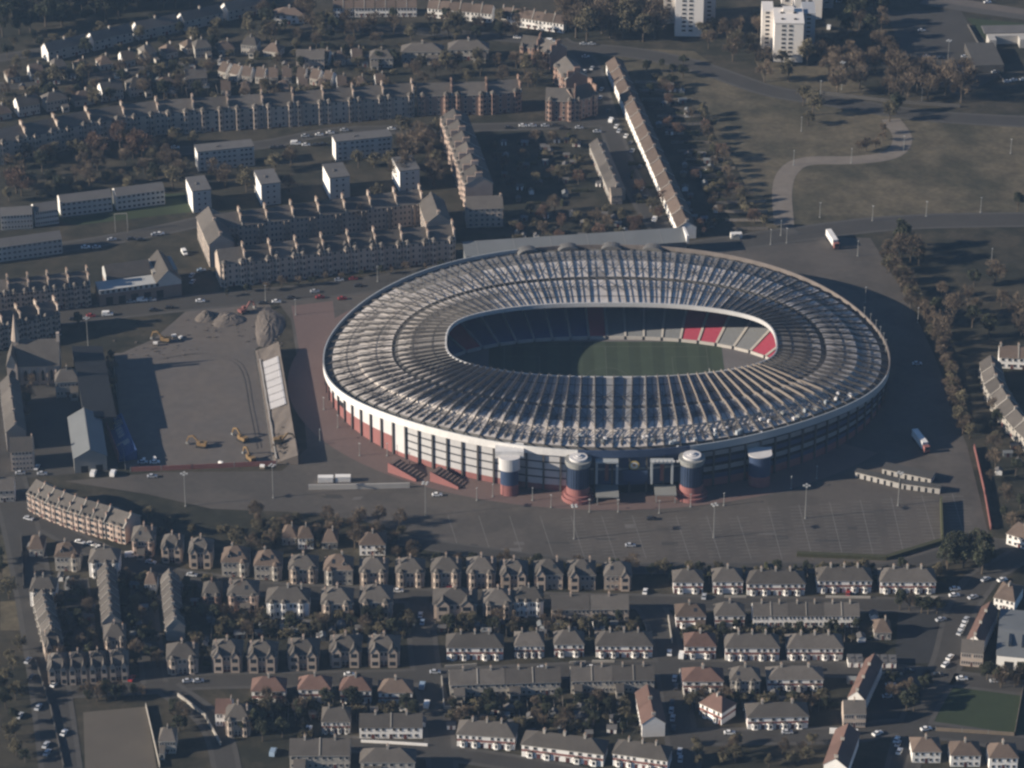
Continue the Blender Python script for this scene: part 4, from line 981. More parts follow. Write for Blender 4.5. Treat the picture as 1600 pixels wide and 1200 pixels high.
# --- south rows
V1 = [(224,869,34),(269,878,32),(314,887,36),(368,901,42),(419,906,42),(474,911,44),(529,914,44),(584,916,43),(641,917,44),(697,919,46),(752,919,44),(803,921,42),(857,921,44),(909,922,42),(965,922,42)]
singles([(('villa2' if i in (1, 2, 11, 12, 13, 14) else 'villa'), ('gabled stone villa' if i in (1, 2, 11, 12, 13, 14) else 'hipped villa'), x, y, w) for i, (x, y, w) in enumerate(V1)], 'villa', 'in the row below the car park', 'villa')
singles([('semi','white semi-detached pair',1075,927,46),('semi','white semi-detached pair',1137,927,46),('terr4','terrace with red band',1212,930,90),('terr4','terrace with red band',1319,926,84),('terr4','terrace with red band',1418,927,86)], 'house', 'on the street below the parking bays', 'house')
singles([('villaR','reddish villa',331,953,28),('villa','hipped villa',380,955,46),('villaW','white half-timbered villa',450,966,66),('villa','hipped villa',527,968,48),('villa','hipped villa',588,966,50),('villa2','gabled stone villa',711,968,66),('villa','hipped villa',778,967,46),('villaW','white-fronted villa',826,963,46)], 'villa', 'on the south side of villa street', 'villa')
row('block', [(862,973),(982,972)], 2, 'house', 'plain grey cottage flats', 'beyond the villas, joined pair', 'house')
singles([('semi','small semi-detached pair',1079,981,46),('semi','small semi-detached pair',1140,981,46)], 'house', 'left of the white terrace', 'house')
row('terrW', [(1176,980),(1342,980)], 3, 'house', 'bright white terrace section', 'facing the back gardens', 'house')
singles([('villa2','twin-gabled stone villa',355,1049,46),('villa2','twin-gabled stone villa',410,1050,46),('villa2','twin-gabled stone villa',474,1046,48),('villa2','twin-gabled stone villa',540,1041,48),('villa2','twin-gabled stone villa',600,1041,48)], 'villa', 'in the middle row lower left', 'villa')
singles([('terr4','terrace with banded front',742,1031,88),('terr2','pair with pale bays',827,1027,46),('semi','pair with white bays',889,1026,46),('terr4','terrace with white bays',975,1027,88),('semiR','pair with red roof',1094,1029,48),('terr4','terrace with white bays',1175,1032,84),('terr4','terrace with white bays',1273,1031,86)], 'house', 'in the row across the middle', 'house')
singles([('semiR','white house with red roof',420,1100,52),('semiR','drab house with red roof',492,1097,50),('semiR','house with red roof',556,1099,48),('semiB','white house with lean-tos',618,1101,52)], 'house', 'in the red-roofed row', 'house')
row('terrC', [(703,1090),(876,1085)], 2, 'house', 'long pale terrace section', 'right of the red-roofed row', 'house')
row('terrC', [(892,1084),(1022,1082)], 2, 'house', 'terrace with rear extensions', 'left of the narrow street', 'house')
singles([('semiR','pair with red roof',1098,1083,62),('semi','hipped grey pair',1164,1083,46),('terr2','longer white terrace',1242,1079,86)], 'house', 'right of the narrow street', 'house')
singles([('terr2','pale pair',525,1146,44),('terrW','bright white terrace',611,1154,98)], 'house', 'below the red-roofed row', 'house')
row('terr4', [(714,1166),(804,1172)], 1, 'house', 'grey roofed red-banded terrace, left of three', 'near the bottom edge', 'house')
row('terr4', [(815,1182),(942,1198)], 1, 'house', 'grey roofed red-banded terrace, middle of three', 'near the bottom edge', 'house')
row('terr4', [(957,1196),(1042,1208)], 1, 'house', 'grey roofed red-banded terrace, right of three', 'near the bottom edge', 'house')
row('nsR', [(993,1102),(1003,1152)], 2, 'house', 'red roofed house with white flank', 'in the lower gardens', 'house', frm='from far end')
row('semiR', [(1093,1117),(1127,1133)], 1, 'house', 'slanting white house with red roof and lit front', 'at the corner', 'house')
row('terr2', [(1168,1140),(1262,1138)], 1, 'house', 'wide white-fronted house with porch', 'right of the slanting red-roofed house', 'house')
singles([('terrC','long drab terrace',500,1202,94),('terrX','drab cream house',606,1212,84)], 'house', 'along the bottom edge', 'house')
singles([('bungW','white house with hipped roof',1447,1192,44),('bungW','white house with hipped roof',1508,1198,46),('bungW','white house with hipped roof',1567,1203,44)], 'house', 'at the bottom right corner', 'house')
row('nsR', [(1352,1050),(1324,1110)], 3, 'house', 'red-tiled house section', 'of the north-south terrace by the school', 'house', frm='from far end', depth=.75)
row('block', [(1317,1137),(1352,1137)], 1, 'house', 'cream gable end of the red-tiled terrace', 'beside the long white wall', 'house', depth=.8)
row('nsR', [(1306,1160),(1286,1215)], 2, 'house', 'low red-tiled house', 'at the bottom near the crossroads', 'house', frm='from far end')
row('nsR', [(1533,968),(1508,1022)], 3, 'house', 'long red-brown roofed building section', 'beside the diagonal road', 'house', frm='from far end', depth=.75)
row('block', [(1500,1040),(1535,1043)], 1, 'house', 'cream end house of the red-brown row', 'by the diagonal road', 'house', depth=.8)
row('bungW', [(1552,950),(1584,957)], 1, 'house', 'cream house with steep roof', 'above the big grey warehouse', 'house', depth=1.4)
def warehouse():
    a, b = G(1556, 1044), G(1640, 1052); o = tag(thing('warehouse', a, math.atan2((b-a).y, (b-a).x)), 'wide grey flat-roofed warehouse with white front at the right edge', 'warehouse'); L = (b-a).length
    m = MB(); m.box(0, 0, 0, L, 34, 6); m.build('wall', m_white, o)
    m = MB(); m.poly([(-.4, -.4, 6.0), (L+.4, -.4, 6.0), (L+.4, 17, 7.6), (-.4, 17, 7.6)]); m.poly([(-.4, 17, 7.6), (L+.4, 17, 7.6), (L+.4, 34.4, 6.0), (-.4, 34.4, 6.0)]); m.build('roof', m_mroof, o)
    for k in range(3): m = MB(); m.box(3+6*k, -.1, 0, 6.5+6*k, 0, 3.5); m.build('loading_door', m_dark, o)
    for k in range(4): m = MB(); m.box(4+5*k, 6, 6.7, 5.2+5*k, 14, 7.6); m.build('rooflight', m_glass, o)
warehouse()
row('bungW', [(1572,850),(1612,862)], 1, 'house', 'white-walled house beside the forecourt wall', 'at the right edge', 'house', depth=1.2)
row('topT', [(1560,575),(1620,578)], 1, 'house', 'white-banded terrace beyond the tree belt', 'at the right edge', 'house', depth=1.2)
row('nsT', [(1530,585),(1537,618),(1556,652),(1577,682),(1620,724)], 8, 'house', 'curving terrace house', 'right of the tree belt', 'house', frm='from far end')
# --- lower left streets running away
row('nsT', [(54,955),(62,990),(71,1022)], 6, 'house', 'brown terrace house', 'of the left-hand side street', 'house', frm='from far end', depth=.8)
row('villa2', [(72,1034),(100,1030)], 1, 'villa', 'gabled corner villa', 'ending the left-hand side street', 'villa')
row('nsT', [(154,912),(158,955),(161,994)], 7, 'house', 'brown terrace house', 'of the middle side street', 'house', frm='from far end', depth=.8)
row('villa', [(164,1024),(198,1022)], 1, 'villa', 'square corner villa', 'ending the middle side street', 'villa')
row('nsT', [(252,922),(256,965),(261,1002)], 7, 'house', 'brown terrace house', 'of the right-hand side street', 'house', frm='from far end', depth=.8)
row('villa', [(262,1054),(310,1052)], 1, 'villa', 'bay-windowed corner villa', 'ending the right-hand side street', 'villa')
row('villa2', [(76,1070),(140,1067),(202,1063)], 4, 'villa', 'dark gabled villa', 'along the lower left cross street', 'villa')
singles([('villaW','white-walled house with red gable',68,948,40),('villa','shaded hipped villa',106,892,38),('villaW','bright white villa',163,902,46),('bungW','small white outbuilding house',236,930,18),('bung','low white flat-fronted house',57,870,22)], 'house', 'below the pink row', 'house')
singles([('villa','red-brown villa',372,1150,38),('nsR','red-roofed small house',350,1135,26),('terrX','long dark house',262,1178,26)], 'house', 'beside the bare playing field', 'house')
row('garW', [(1325,1043),(1348,1043)], 2, 'garage', 'white flat garage', 'beside the end of the middle row', 'garage')
row('garW', [(1362,1043),(1400,1044)], 3, 'garage', 'low white garage', 'on the street corner above the red-tiled terrace', 'garage')
row('bung', [(1366,1000),(1392,1000)], 1, 'house', 'brown bungalow', 'between back gardens and school yard', 'house')
singles([('bung','low cabin with pale wall',452,852,22),('bungW','small white cottage',478,858,24),('bung','low brown cabin',515,858,24),('bungW','cream lodge',582,868,40)], 'house', 'in the trees above the villas', 'house')
# industrial yard, top right
def depot():
    o = tag(thing('depot', G(1545, 76), rad(3)), 'low concrete depot with three open bays in the top right corner', 'depot')
    m = MB(); m.box(0, 6, 0, 60, 9, 5); 
    for k in range(4): m.box(k*17, 0, 0, k*17+4, 6, 5)
    m.box(0, 0, 4.2, 60, 6, 4.3) if False else None
    m.build('wall', m_conc, o)
    m = MB(); m.box(-1, 9, 4.8, 61, 20, 5.6); m.build('roof', m_felt, o)
    m = MB(); m.box(-14, -34, 0, 2, -2, 4.5); m.poly([(-14, -34, 4.52), (2, -34, 4.52), (2, -2, 4.52), (-14, -2, 4.52)]); m.build('side_block', m_pave, o)
depot()
# ================================================================== site works by the training pitch
def terrace_bank():
    o = tag(thing('terrace_bank', G(412, 630)), 'earth bank with a pale concrete terrace beside the training pitch', 'terrace'); O = o.location
    A0, A1 = G(399, 548), G(428, 724); B0, B1 = G(436, 548, 0), G(466, 726, 0)
    def q(u, v, z): 
        p = A0.lerp(A1, u).lerp(B0.lerp(B1, u), v); return (p.x-O.x, p.y-O.y, z)
    m = MB(); n = 24
    for k in range(n):
        u, w = k/n, (k+1)/n
        zz = lambda v, uu: 4.6*v**1.1+(.25*sin(uu*40+v*9) if .05 < v < .95 else 0)
        for j in range(4):
            v0, v1 = j/4, (j+1)/4
            m.poly([q(u, v0, zz(v0, u)), q(w, v0, zz(v0, w)), q(w, v1, zz(v1, w)), q(u, v1, zz(v1, u))][::-1])
        m.poly([q(u, 1, 0), q(w, 1, 0), q(w, 1, 4.6), q(u, 1, 4.6)], 1)
    m.poly([q(1, 0, 0), q(1, 1, 0), q(1, 1, 4.6)]); m.poly([q(0, 0, 0), q(0, 1, 4.6), q(0, 1, 0)])
    m.build('bank', [m_mud, m_brick], o)
    for k in range(7):
        u0, u1 = .13+.062*k, .13+.062*(k+1)-.004; m = MB(); ns = 7
        for j in range(ns):
            v0, v1 = .22+.66*j/ns, .22+.66*(j+1)/ns; z = 4.6*v1**1.1+.35
            zp = 4.6*v0**1.1+.35 if j else .8
            m.poly([q(u0, v0, zp), q(u0, v0, z), q(u1, v0, z), q(u1, v0, zp)]); m.poly([q(u0, v0, z), q(u0, v1, z), q(u1, v1, z), q(u1, v0, z)])
        m.poly([q(u0, .88, 4.2), q(u0, .88, 0), q(u1, .88, 0), q(u1, .88, 4.2)]); m.build('concrete_terrace', s_panel, o)
    m = MB()
    for k in range(20):
        m.beam(q(k/20, -.03, 1.1), q((k+1)/20, -.03, 1.1), .12); m.beam(q(k/20, -.03, 0), q(k/20, -.03, 1.1), .1)
    m.build('rail', m_steel, o)
    m = MB(); m.beam(q(.1, .12, 1.2), q(.98, .12, 1.2), .5, .5); m.build('front_kerb', m_conc, o)
terrace_bank()
def heap(px, py, rx, ry, h, label, seed):
    o = tag(thing('earth_heap', G(px, py)), label, 'earth heap'); r = random.Random(seed); m = MB(); n, k = 22, 7; V = []
    for j in range(k+1):
        f = j/k
        for i in range(n):
            a = 2*pi*i/n; w = (1-f)*(1+.12*sin(3*a+seed)+.05*r.uniform(-1, 1)); V.append((rx*w*cos(a), ry*w*sin(a), h*(1-(1-f)**1.7)*(1+.12*r.uniform(-1, 1)) if j else -.1))
    m.add(V, [(j*n+i, j*n+(i+1) % n, (j+1)*n+(i+1) % n, (j+1)*n+i) for j in range(k) for i in range(n)]); m.build('heap', m_mud, o)
heap(420, 510, 7, 20, 2.0, 'long brown earth heap at the top end of the terrace bank', 1)
heap(356, 500, 8, 8, 2.2, 'low brown earth heap beside the excavator', 2); heap(322, 496, 5, 6, 3, 'small rounded earth heap left of the others', 3)
heap(447, 700, 6, 10, 2.5, 'rubble heap at the lower end of the terrace bank', 4)
def excavator_proto(paint):
    t = MB()
    for s in (-1.2, 1.2): t.box(-2.1, s-.35, 0, 2.1, s+.35, .9); 
    b = MB(); b.box(-2.2, -1.35, .95, 1.6, 1.35, 1.3); b.box(-2.4, -1.3, 1.3, .2, 1.3, 2.4)
    c = MB(); c.box(.3, .1, 1.3, 1.9, 1.3, 3.0, 0); c.poly([(1.92, .2, 1.8), (1.92, 1.2, 1.8), (1.92, 1.2, 2.8), (1.92, .2, 2.8)], 1); c.poly([(.5, .08, 1.9), (1.8, .08, 1.9), (1.8, .08, 2.8), (.5, .08, 2.8)], 1)
    a = MB(); a.beam((1.2, -.5, 1.7), (3.8, -.5, 4.6), .55, .7); a.beam((3.8, -.5, 4.6), (6.0, -.5, 3.9), .5, .6); a.beam((6.0, -.5, 4.0), (6.8, -.5, 1.4), .4, .5)
    k = MB(); k.box(6.1, -1.1, .5, 7.2, .1, 1.4)
    return [('track', t.mesh('track', m_rub), (0,0,0), 0, []), ('body', b.mesh('body', paint), (0,0,0), 0, []), ('cab', c.mesh('cab', [paint, m_glass]), (0,0,0), 0, []),
            ('boom', a.mesh('boom', paint), (0,0,0), 0, [('bucket', k.mesh('bucket', m_steel), (0,0,0), 0, [])])]
PX = excavator_proto(m_yel); PXR = excavator_proto(m_band)
for (x, y, a, P_, l) in ((379,689,2.4,PX,'yellow excavator with raised boom out on the training pitch'), (315,698,2.9,PX,'dull yellow excavator in the shadow on the training pitch'), (392,720,2.2,PX,'yellow excavator nearest the terrace bank foot'), (436,692,.2,PX,'yellow excavator on top of the terrace bank'), (380,489,.8,PXR,'reddish excavator on the earth heaps'), (258,534,2.9,PX,'dull excavator at the dark top edge of the training pitch')):
    o = place(P_, 'excavator', G(x, y) if 'top of' not in l else G(x, y, 2.4), a, (1.0,)*3); tag(o, l, 'excavator', 'excavators on the building site')
q = random.Random(9); m = MB()
for k in range(170):
    x, y = q.choice([(q.gauss(350, 30), q.gauss(515, 9)), (q.gauss(425, 9), q.gauss(530, 10)), (q.gauss(440, 6), q.gauss(700, 9)), (q.gauss(250, 30), q.gauss(545, 6))]); p = G(x, y); s = q.uniform(.15, .55)
    zz = 2.6 if x > 425 and y > 560 else 0
    m.box(p.x-s, p.y-s*.8, zz, p.x+s, p.y+s*.8, zz+s*1.1)
o = m.build('rubble', m_mud); tag(o, 'scattered rubble around the earth heaps and building site', 'rubble', kind='stuff')
PP = []
m = MB()
for k in range(4): m.box(-1.1, -.6, .25*k, 1.1, .6, .25*k+.16)
PP.append(('pallet_boards', m.mesh('pallet_boards', m_timber), (0,0,0), 0, [])); m = MB(); m.box(-1, -.55, .92, 1, .55, 1.8); PP.append(('wrapped_load', m.mesh('wrapped_load', m_white), (0,0,0), 0, []))
for i, (x, y) in enumerate([(243,540),(272,528),(282,531),(225,722),(242,720),(345,727),(410,732)]): tag(place(PP, 'pallet_stack', G(x, y), .5*i), f'loaded pallet stack, {ordw(sorted([243,272,282,225,242,345,410]).index(x))} from left round the training pitch edge', 'pallet', 'pallets round the training pitch')
# fences and walls
def wall(name, pts, h, th, mat, label, cat='wall', posts=0, group=None):
    W = [G(*p) for p in pts]; o = tag(thing(name, W[0]), label, cat, group); m = MB(); O = W[0]
    for a, b in zip(W, W[1:]):
        d = (b-a).normalized(); m.beam(a-O+Vector((0,0,h/2-.05)), b-O+Vector((0,0,h/2-.05)), th, h+.1)
    m.build('panel' if posts else 'run', mat, o)
    if posts:
        for a, b in zip(W, W[1:]):
            n = max(1, int((b-a).length/posts))
            for k in range(n+1):
                p = a.lerp(b, k/n)-O; q = MB(); q.box(-.12, -.12, 0, .12, .12, h+.3); put('post', q.mesh('post', m_steel), o, p)
    return o
wall('hoarding', [(204,737),(300,733),(432,727)], 2.2, .2, m_brick, 'red hoarding along the lower edge of the training pitch', 'hoarding', 12)
wall('site_fence', [(176,556),(196,734)], 2.4, .15, m_steel, 'grey fence on the left side of the training pitch', 'fence', 12)
wall('retaining_wall', [(482,765),(560,764),(640,762)], 2.4, .6, m_conc, 'low grey retaining wall under the white containers')
wall('boundary_wall', [(1522,700),(1538,770),(1548,828)], 2.0, .4, m_brick, 'red brick wall at the right end of the forecourt')
wall('retaining_wall', [(1470,786),(1472,846)], 3.4, .8, m_hedge, 'dark planted bank edge at the right end of the parking bays')
wall('bank_hedge', [(1470,848),(1385,874),(1245,868)], 1.6, 2.0, m_hedge, 'long dark hedge bank along the lower right edge of the parking bays', 'hedge')
wall('roadside_wall', [(1278,146),(1390,160),(1500,168)], 1.8, .6, m_pave, 'long pale wall beside the road under the brown trees')
wall('railway_wall', [(1512,40),(1540,90),(1568,128)], 1.5, .4, m_pave, 'slanting pale wall beside the depot car park')
for i, (a, b) in enumerate([((1132,934),(1166,934)),((1290,934),(1360,935)),((1416,934),(1466,935))]): wall('garden_wall', [a, b], 1.0, .4, m_rough, f'low pale garden wall, {ordw(i)} from left in front of the red-banded terraces', 'wall', group='low garden walls')
for i, (a, b) in enumerate([((695,1043),(745,1040)),((890,1037),(915,1036)),((925,1035),(960,1035)),((1352,1053),(1410,1055))]): wall('garden_wall', [a, b], 1.0, .4, m_rough, f'low pale garden wall, {ordw(i)} from left along the middle street', 'wall', group='low garden walls')
wall('garden_wall', [(564,1160),(605,1162),(668,1166)], 1.1, .4, m_white, 'white garden wall in front of the bright white terrace', 'wall')
wall('garden_wall', [(690,1060),(694,1108),(730,1110)], 1.4, .4, m_rough, 'pale corner wall beside the narrow street left of the long terrace', 'wall')
wall('garden_wall', [(1044,965),(1050,1005)], 1.4, .4, m_rough, 'pale wall beside the upper part of the narrow street', 'wall')
wall('garden_wall', [(1062,1050),(1070,1094)], 1.6, .4, m_rough, 'pale wall beside the lower part of the narrow street', 'wall')
wall('yard_wall', [(1296,1146),(1340,1148)], 2.4, .5, m_white, 'long white wall below the cream gable end', 'wall')
wall('roadside_wall', [(278,1088),(320,1120),(345,1165)], 1.6, .5, m_rough, 'slanting pale wall curving above the bare playing field', 'wall')
wall('field_fence', [(228,1104),(250,1200)], 1.6, .3, m_rough, 'pale fence along the right side of the bare playing field', 'fence', 8)
wall('roadside_wall', [(56,1034),(80,1110),(100,1200)], 1.2, .5, m_pave, 'long kerb wall beside the wide dark road', 'wall')
wall('roadside_wall', [(33,838),(37,920)], 1.6, .4, m_pave, 'pale wall beside the shaded green plot on the left edge', 'wall')
wall('pitch_fence', [(1598,1078),(1585,1150),(1462,1142)], 1.6, .2, m_timber, 'brown fence round the green bowling lawn', 'fence', 8)
# stair blocks with red walls on the forecourt
def stair(px0, py0, px1, py1, label):
    a, b = G(px0, py0), G(px1, py1); v = b-a; L = v.length; o = tag(thing('stair_block', a, math.atan2(v.y, v.x)), label, 'steps', 'red walled steps')
    m = MB(); n = 8
    for k in range(n): m.box(L*k/n, .4, 0, L*(k+1)/n-.001, 7, 4.0*(1-k/n))
    m.build('steps', m_plaza, o)
    m = MB(); m.add([(0,0,0),(L,0,0),(L,0,1.2),(0,0,4.6),(0,.38,0),(L,.38,0),(L,.38,1.2),(0,.38,4.6)], [(0,1,2,3),(3,2,6,7),(1,5,6,2),(4,0,3,7),(5,4,7,6)]); m.build('side_wall', s_red, o)
stair(606,738,650,753, 'flight of steps with red side wall nearer the white containers'); stair(672,752,716,765, 'flight of steps with red side wall nearer the stair towers')
# containers, lorries, kiosks
def container(px, py, yaw, label, L=8.5):
    o = tag(thing('container', G(px, py), yaw), label, 'container'); m = MB(); m.box(-L/2, -1.25, .2, L/2, 1.25, 2.8)
    n = int(L/.7)
    for k in range(n):
        x = -L/2+.35+k*.7; m.box(x-.12, -1.31, .3, x+.12, -1.25, 2.7); m.box(x-.12, 1.25, .3, x+.12, 1.31, 2.7)
    m.build('body', m_white, o); m = MB(); m.box(L/2, -1.1, .3, L/2+.06, -.03, 2.7); m.box(L/2, .03, .3, L/2+.06, 1.1, 2.7); m.build('door', m_conc, o)
    m = MB(); m.box(-L/2+.4, -1.1, 0, -L/2+1, 1.1, .2); m.box(L/2-1, -1.1, 0, L/2-.4, 1.1, .2); m.build('skid', m_dark, o)
container(509,753,.02,'white container on the forecourt, left of a pair', 6.5); container(1150,372,.1,'white cabin on the verge at the end of the long white terrace', 5.5); container(536,752,.02,'white container on the forecourt, right of a pair', 6.5)
wheel_me = None
def wheel_mesh(r, w):
    m = MB(); n = 10
    a = [(r*cos(2*pi*i/n), -w/2, r+r*sin(2*pi*i/n)) for i in range(n)]; b = [(x, w/2, z) for x, y, z in a]
    m.add(a+b, [(i, (i+1) % n, n+(i+1) % n, n+i) for i in range(n)]+[tuple(range(n)), tuple(range(2*n-1, n-1, -1))], 0)
    return m.mesh('wheel', m_rub)
def lorry(px, py, yaw, label):
    o = tag(thing('lorry', G(px, py), yaw), label, 'lorry', 'white lorries'); w = wheel_mesh(.5, .35)
    m = MB(); m.box(-8, -1.3, 1.1, 4.5, 1.3, 4.3); m.build('trailer', s_fasc, o)
    m = MB(); m.box(5, -1.25, .8, 7.2, 1.25, 3.4, 0); m.poly([(7.22, -1.1, 2), (7.22, 1.1, 2), (7.22, 1.1, 3.1), (7.22, -1.1, 3.1)], 1); m.build('cab', [m_band, m_glass], o)
    m = MB(); m.box(-7.8, -.5, .7, 5, .5, 1.1); m.build('chassis', m_dark, o)
    for x in (-6.5, -5.2, -3.9, 3.6, 6.2):
        for y in (-1.1, 1.1): put('wheel', w, o, (x, y, 0))
lorry(1301, 381, rad(-79), 'white lorry with red cab on the road beyond the stadium'); lorry(1439, 697, rad(-75), 'white lorry with red cab in the shaded right-hand yard')
for (x0, y0, x1, y1, w, l) in ((1336,746,1404,763,3,'long narrow turnstile hut, left of the three huts'),(1378,741,1454,757,5.5,'widest turnstile hut, behind the other two huts'),(1408,764,1468,772,3,'low narrow turnstile hut, right of the three huts')):
    a, b = G(x0, y0), G(x1, y1); v = b-a; L = v.length; o = tag(thing('turnstile_hut', a, math.atan2(v.y, v.x)), l, 'hut'); m = MB(); m.box(0, 0, 0, L, w, 2.7); m.build('wall', m_conc, o)
    m = MB(); m.box(-.3, -.3, 2.7, L+.3, w+.3, 3.0); m.build('roof', m_pave, o)
    for k in range(int(L/3)): m = MB(); m.box(1+3*k, -.06, 0, 2+3*k, 0, 2.1); m.build('door', m_dark, o)
# ================================================================== poles
def pole_proto(h, heads):
    m = MB(); m.tube((0,0,0), (0,0,h), .2, .09, 8); m.cyl((0,0), .5, .5, 0, .3, 8); P_ = [('pole', m.mesh('pole', m_steel), (0,0,0), 0, [])]
    k = MB()
    if heads > 1:
        for i in range(heads): a = 2*pi*i/heads; k.box(1.1*cos(a)-.45, 1.1*sin(a)-.45, h, 1.1*cos(a)+.45, 1.1*sin(a)+.45, h+.35); k.beam((0,0,h-.1), (1.1*cos(a), 1.1*sin(a), h-.02), .12)
    else: k.box(-.18, -.5, h-.05, .18, .5, h+.12)
    P_.append(('lamp_head', k.mesh('lamp_head', m_lamp), (0,0,0), 0, [])); return P_
PF = pole_proto(15.5, 4); PL = pole_proto(8, 1); PS = pole_proto(6.0, 1)
for i, (x, y) in enumerate([(290,791),(427,778),(665,806),(897,842),(1115,840),(1258,810),(1403,790)]):
    tag(place(PF, 'floodlight_mast', G(x, y), .3*i), f'tall floodlight mast, {ordw(i)} from left on the forecourt', 'floodlight', 'forecourt floodlight masts')
tag(place(PF, 'floodlight_mast', G(1480, 112), .2, (1,1,1.15)), 'tall floodlight mast in the car park by the depot', 'floodlight')
tag(place(PF, 'floodlight_mast', G(1315, 140), .2), 'tall floodlight mast standing among the brown trees', 'floodlight'); tag(place(PF, 'floodlight_mast', G(138, 545), .2), 'tall mast in the dark yard behind the church', 'floodlight')
for i, (x, y) in enumerate([(500,690),(528,668),(506,640),(562,712),(605,712),(640,727),(745,782),(770,776),(832,782),(861,793),(921,800),(966,800),(1030,802),(1079,792),(1131,790),(1236,764),(1276,748)]):
    tag(place(PS, 'lamp_post', G(x, y), .4*i), f'thin lamp post, {ordw(i)} from left around the stadium front paving', 'lamp post', 'lamp posts round the stadium')
for i, (x, y) in enumerate([(1220,368),(1204,382),(1229,380),(1363,345),(1447,338),(1281,340),(1532,332),(1352,473),(1434,505),(1252,205),(1240,258),(1330,255),(1412,235),(1579,240),(1282,148),(1440,160),(415,470),(462,492),(590,440),(1340,400),(1549,412)]):
    tag(place(PL, 'lamp_post', G(x, y), .3*i), f'tall thin lamp post, {ordw(i)} in order of survey round the roads beyond the stadium' if False else f'street lamp post number' if False else f'thin street lamp, {ordw(sorted([q for q in [1220,1204,1229,1363,1447,1281,1532,1352,1434,1252,1240,1330,1412,1579,1282,1440,415,462,590,1340,1549]]).index(x))} from left along the roads beyond the stadium', 'lamp post', 'street lamps')
# goal frame like wooden posts on the lawn by the long flats
o = tag(thing('swing_frame', G(190, 360), .1), 'tall pale frame with slanting legs on the lawn', 'frame'); m = MB()
for x in (-3, 3): m.beam((x, -2, 0), (x, 0, 9), .3); m.beam((x, 2, 0), (x, 0, 9), .3)
m.beam((-3, 0, 9), (3, 0, 9), .3); m.build('frame', m_rough, o)
# ================================================================== cars
def car_proto(paint, van=False):
    L, W = (5.2, 2.0) if van else (4.3, 1.75); m = MB(); g = MB(); x = L/2; y = W/2
    prof = [(-x, .35), (-x, .95), (-x*.9, 2.1), (x*.35, 2.1), (x*.62, 1.2), (x, 1.0), (x, .35)] if van else [(-x, .3), (-x, .85), (-x*.72, .95), (x*.45, .93), (x*.97, .78), (x, .3)]
    n = len(prof); m.add([(a, -y, b) for a, b in prof]+[(a, y, b) for a, b in prof], [(i, (i+1) % n, n+(i+1) % n, n+i) for i in range(n)]+[tuple(range(n))[::-1], tuple(range(n, 2*n))])
    if van:
        g.poly([(x*.36, -y*.9, 2.06), (x*.6, -y*.9, 1.27), (x*.6, y*.9, 1.27), (x*.36, y*.9, 2.06)]); 
        for s in (-1, 1): g.poly([(x*.05, s*(y+.01), 1.3), (x*.5, s*(y+.01), 1.3), (x*.33, s*(y+.01), 1.95), (x*.05, s*(y+.01), 1.95)])
        g.v = [(a+.02, b, c+.02) for a, b, c in g.v]
    else:
        c = [(-x*.74, .94), (-x*.5, 1.42), (x*.1, 1.44), (x*.46, .93)]; yy = y*.86
        g.add([(a, -yy-.02 if b < 1 else -yy*.88, b) for a, b in c]+[(a, yy+.02 if b < 1 else yy*.88, b) for a, b in c], [(0,1,5,4), (2,3,7,6), (0,3,2,1), (4,5,6,7)])
        m.add([(-x*.5, -yy*.88, 1.425), (x*.1, -yy*.88, 1.445), (x*.1, yy*.88, 1.445), (-x*.5, yy*.88, 1.425), (-x*.5, -yy*.88, 1.46), (x*.1, -yy*.88, 1.48), (x*.1, yy*.88, 1.48), (-x*.5, yy*.88, 1.46)], [(4,5,6,7), (0,1,5,4), (1,2,6,5), (2,3,7,6), (3,0,4,7)])
    w = wheel_mesh(.33, .22); P_ = [('body', m.mesh('body', paint), (0,0,0), 0, []), ('window_glass', g.mesh('window_glass', m_glass), (0,0,0), 0, [])]
    for a in (-.62, .62):
        for b in (-1, 1): P_.append(('wheel', w, (a*x, b*(y-.1), 0), 0, []))
    return P_
CP = {}
for nme, colr in (('white', (.75,.74,.72)), ('silver', (.42,.43,.45)), ('red', (.30,.03,.03)), ('blue', (.06,.10,.22)), ('dark', (.03,.03,.035)), ('pale blue', (.25,.33,.42))):
    CP[nme] = car_proto(M('car_paint_'+nme.replace(' ', '_'), colr, .3, .03, .5, spec=.5)); 
CP['white van'] = car_proto(MATS['car_paint_white'], True); CP['pale blue van'] = car_proto(MATS['car_paint_pale_blue'], True)
def cars(where, lst, group):
    lst = sorted(lst, key=lambda q: q[1]); cnt = {}
    for q in lst: cnt[q[0]] = cnt.get(q[0], 0)+1
    idx = {}
    for (c, x, y, a) in lst:
        i = idx.get(c, 0); idx[c] = i+1; nm = 'van' if 'van' in c else 'car'
        lab = (c if 'van' in c else c+' car')+(f', {ordw(i)} from left' if cnt[c] > 1 else '')+' '+where
        p = G(x, y); p.z = .14; tag(place(CP[c], nm, p, a), lab, nm, group)
rc = random.Random(17)
cars('on the road left of the stadium', [('white',530,439,.15),('red',552,437,.15),('white',432,473,.12),('silver',492,457,.15),('dark',455,467,.15),('dark',411,475,.1),('white',313,472,.1),('white van',222,471,.1),('silver',205,473,.1),('silver',237,470,.1),('white van',168,493,.1),('red',142,495,.1),('dark',115,500,.1),('dark',265,482,.1),('dark',240,486,.1),('red',500,466,.2),('red',535,468,.2),('dark',560,448,.15)], 'cars on the stadium road')
cars('near the brown hall', [('white van',288,397,-1.2),('white',250,367,.2),('silver',243,368,.2),('dark',205,375,.2),('silver',175,376,.2),('silver',151,388,.2),('white',134,388,.2),('pale blue',315,424,.2),('silver',300,432,1.3),('silver',301,442,1.3),('dark',220,376,.2)], 'cars by the brown hall')
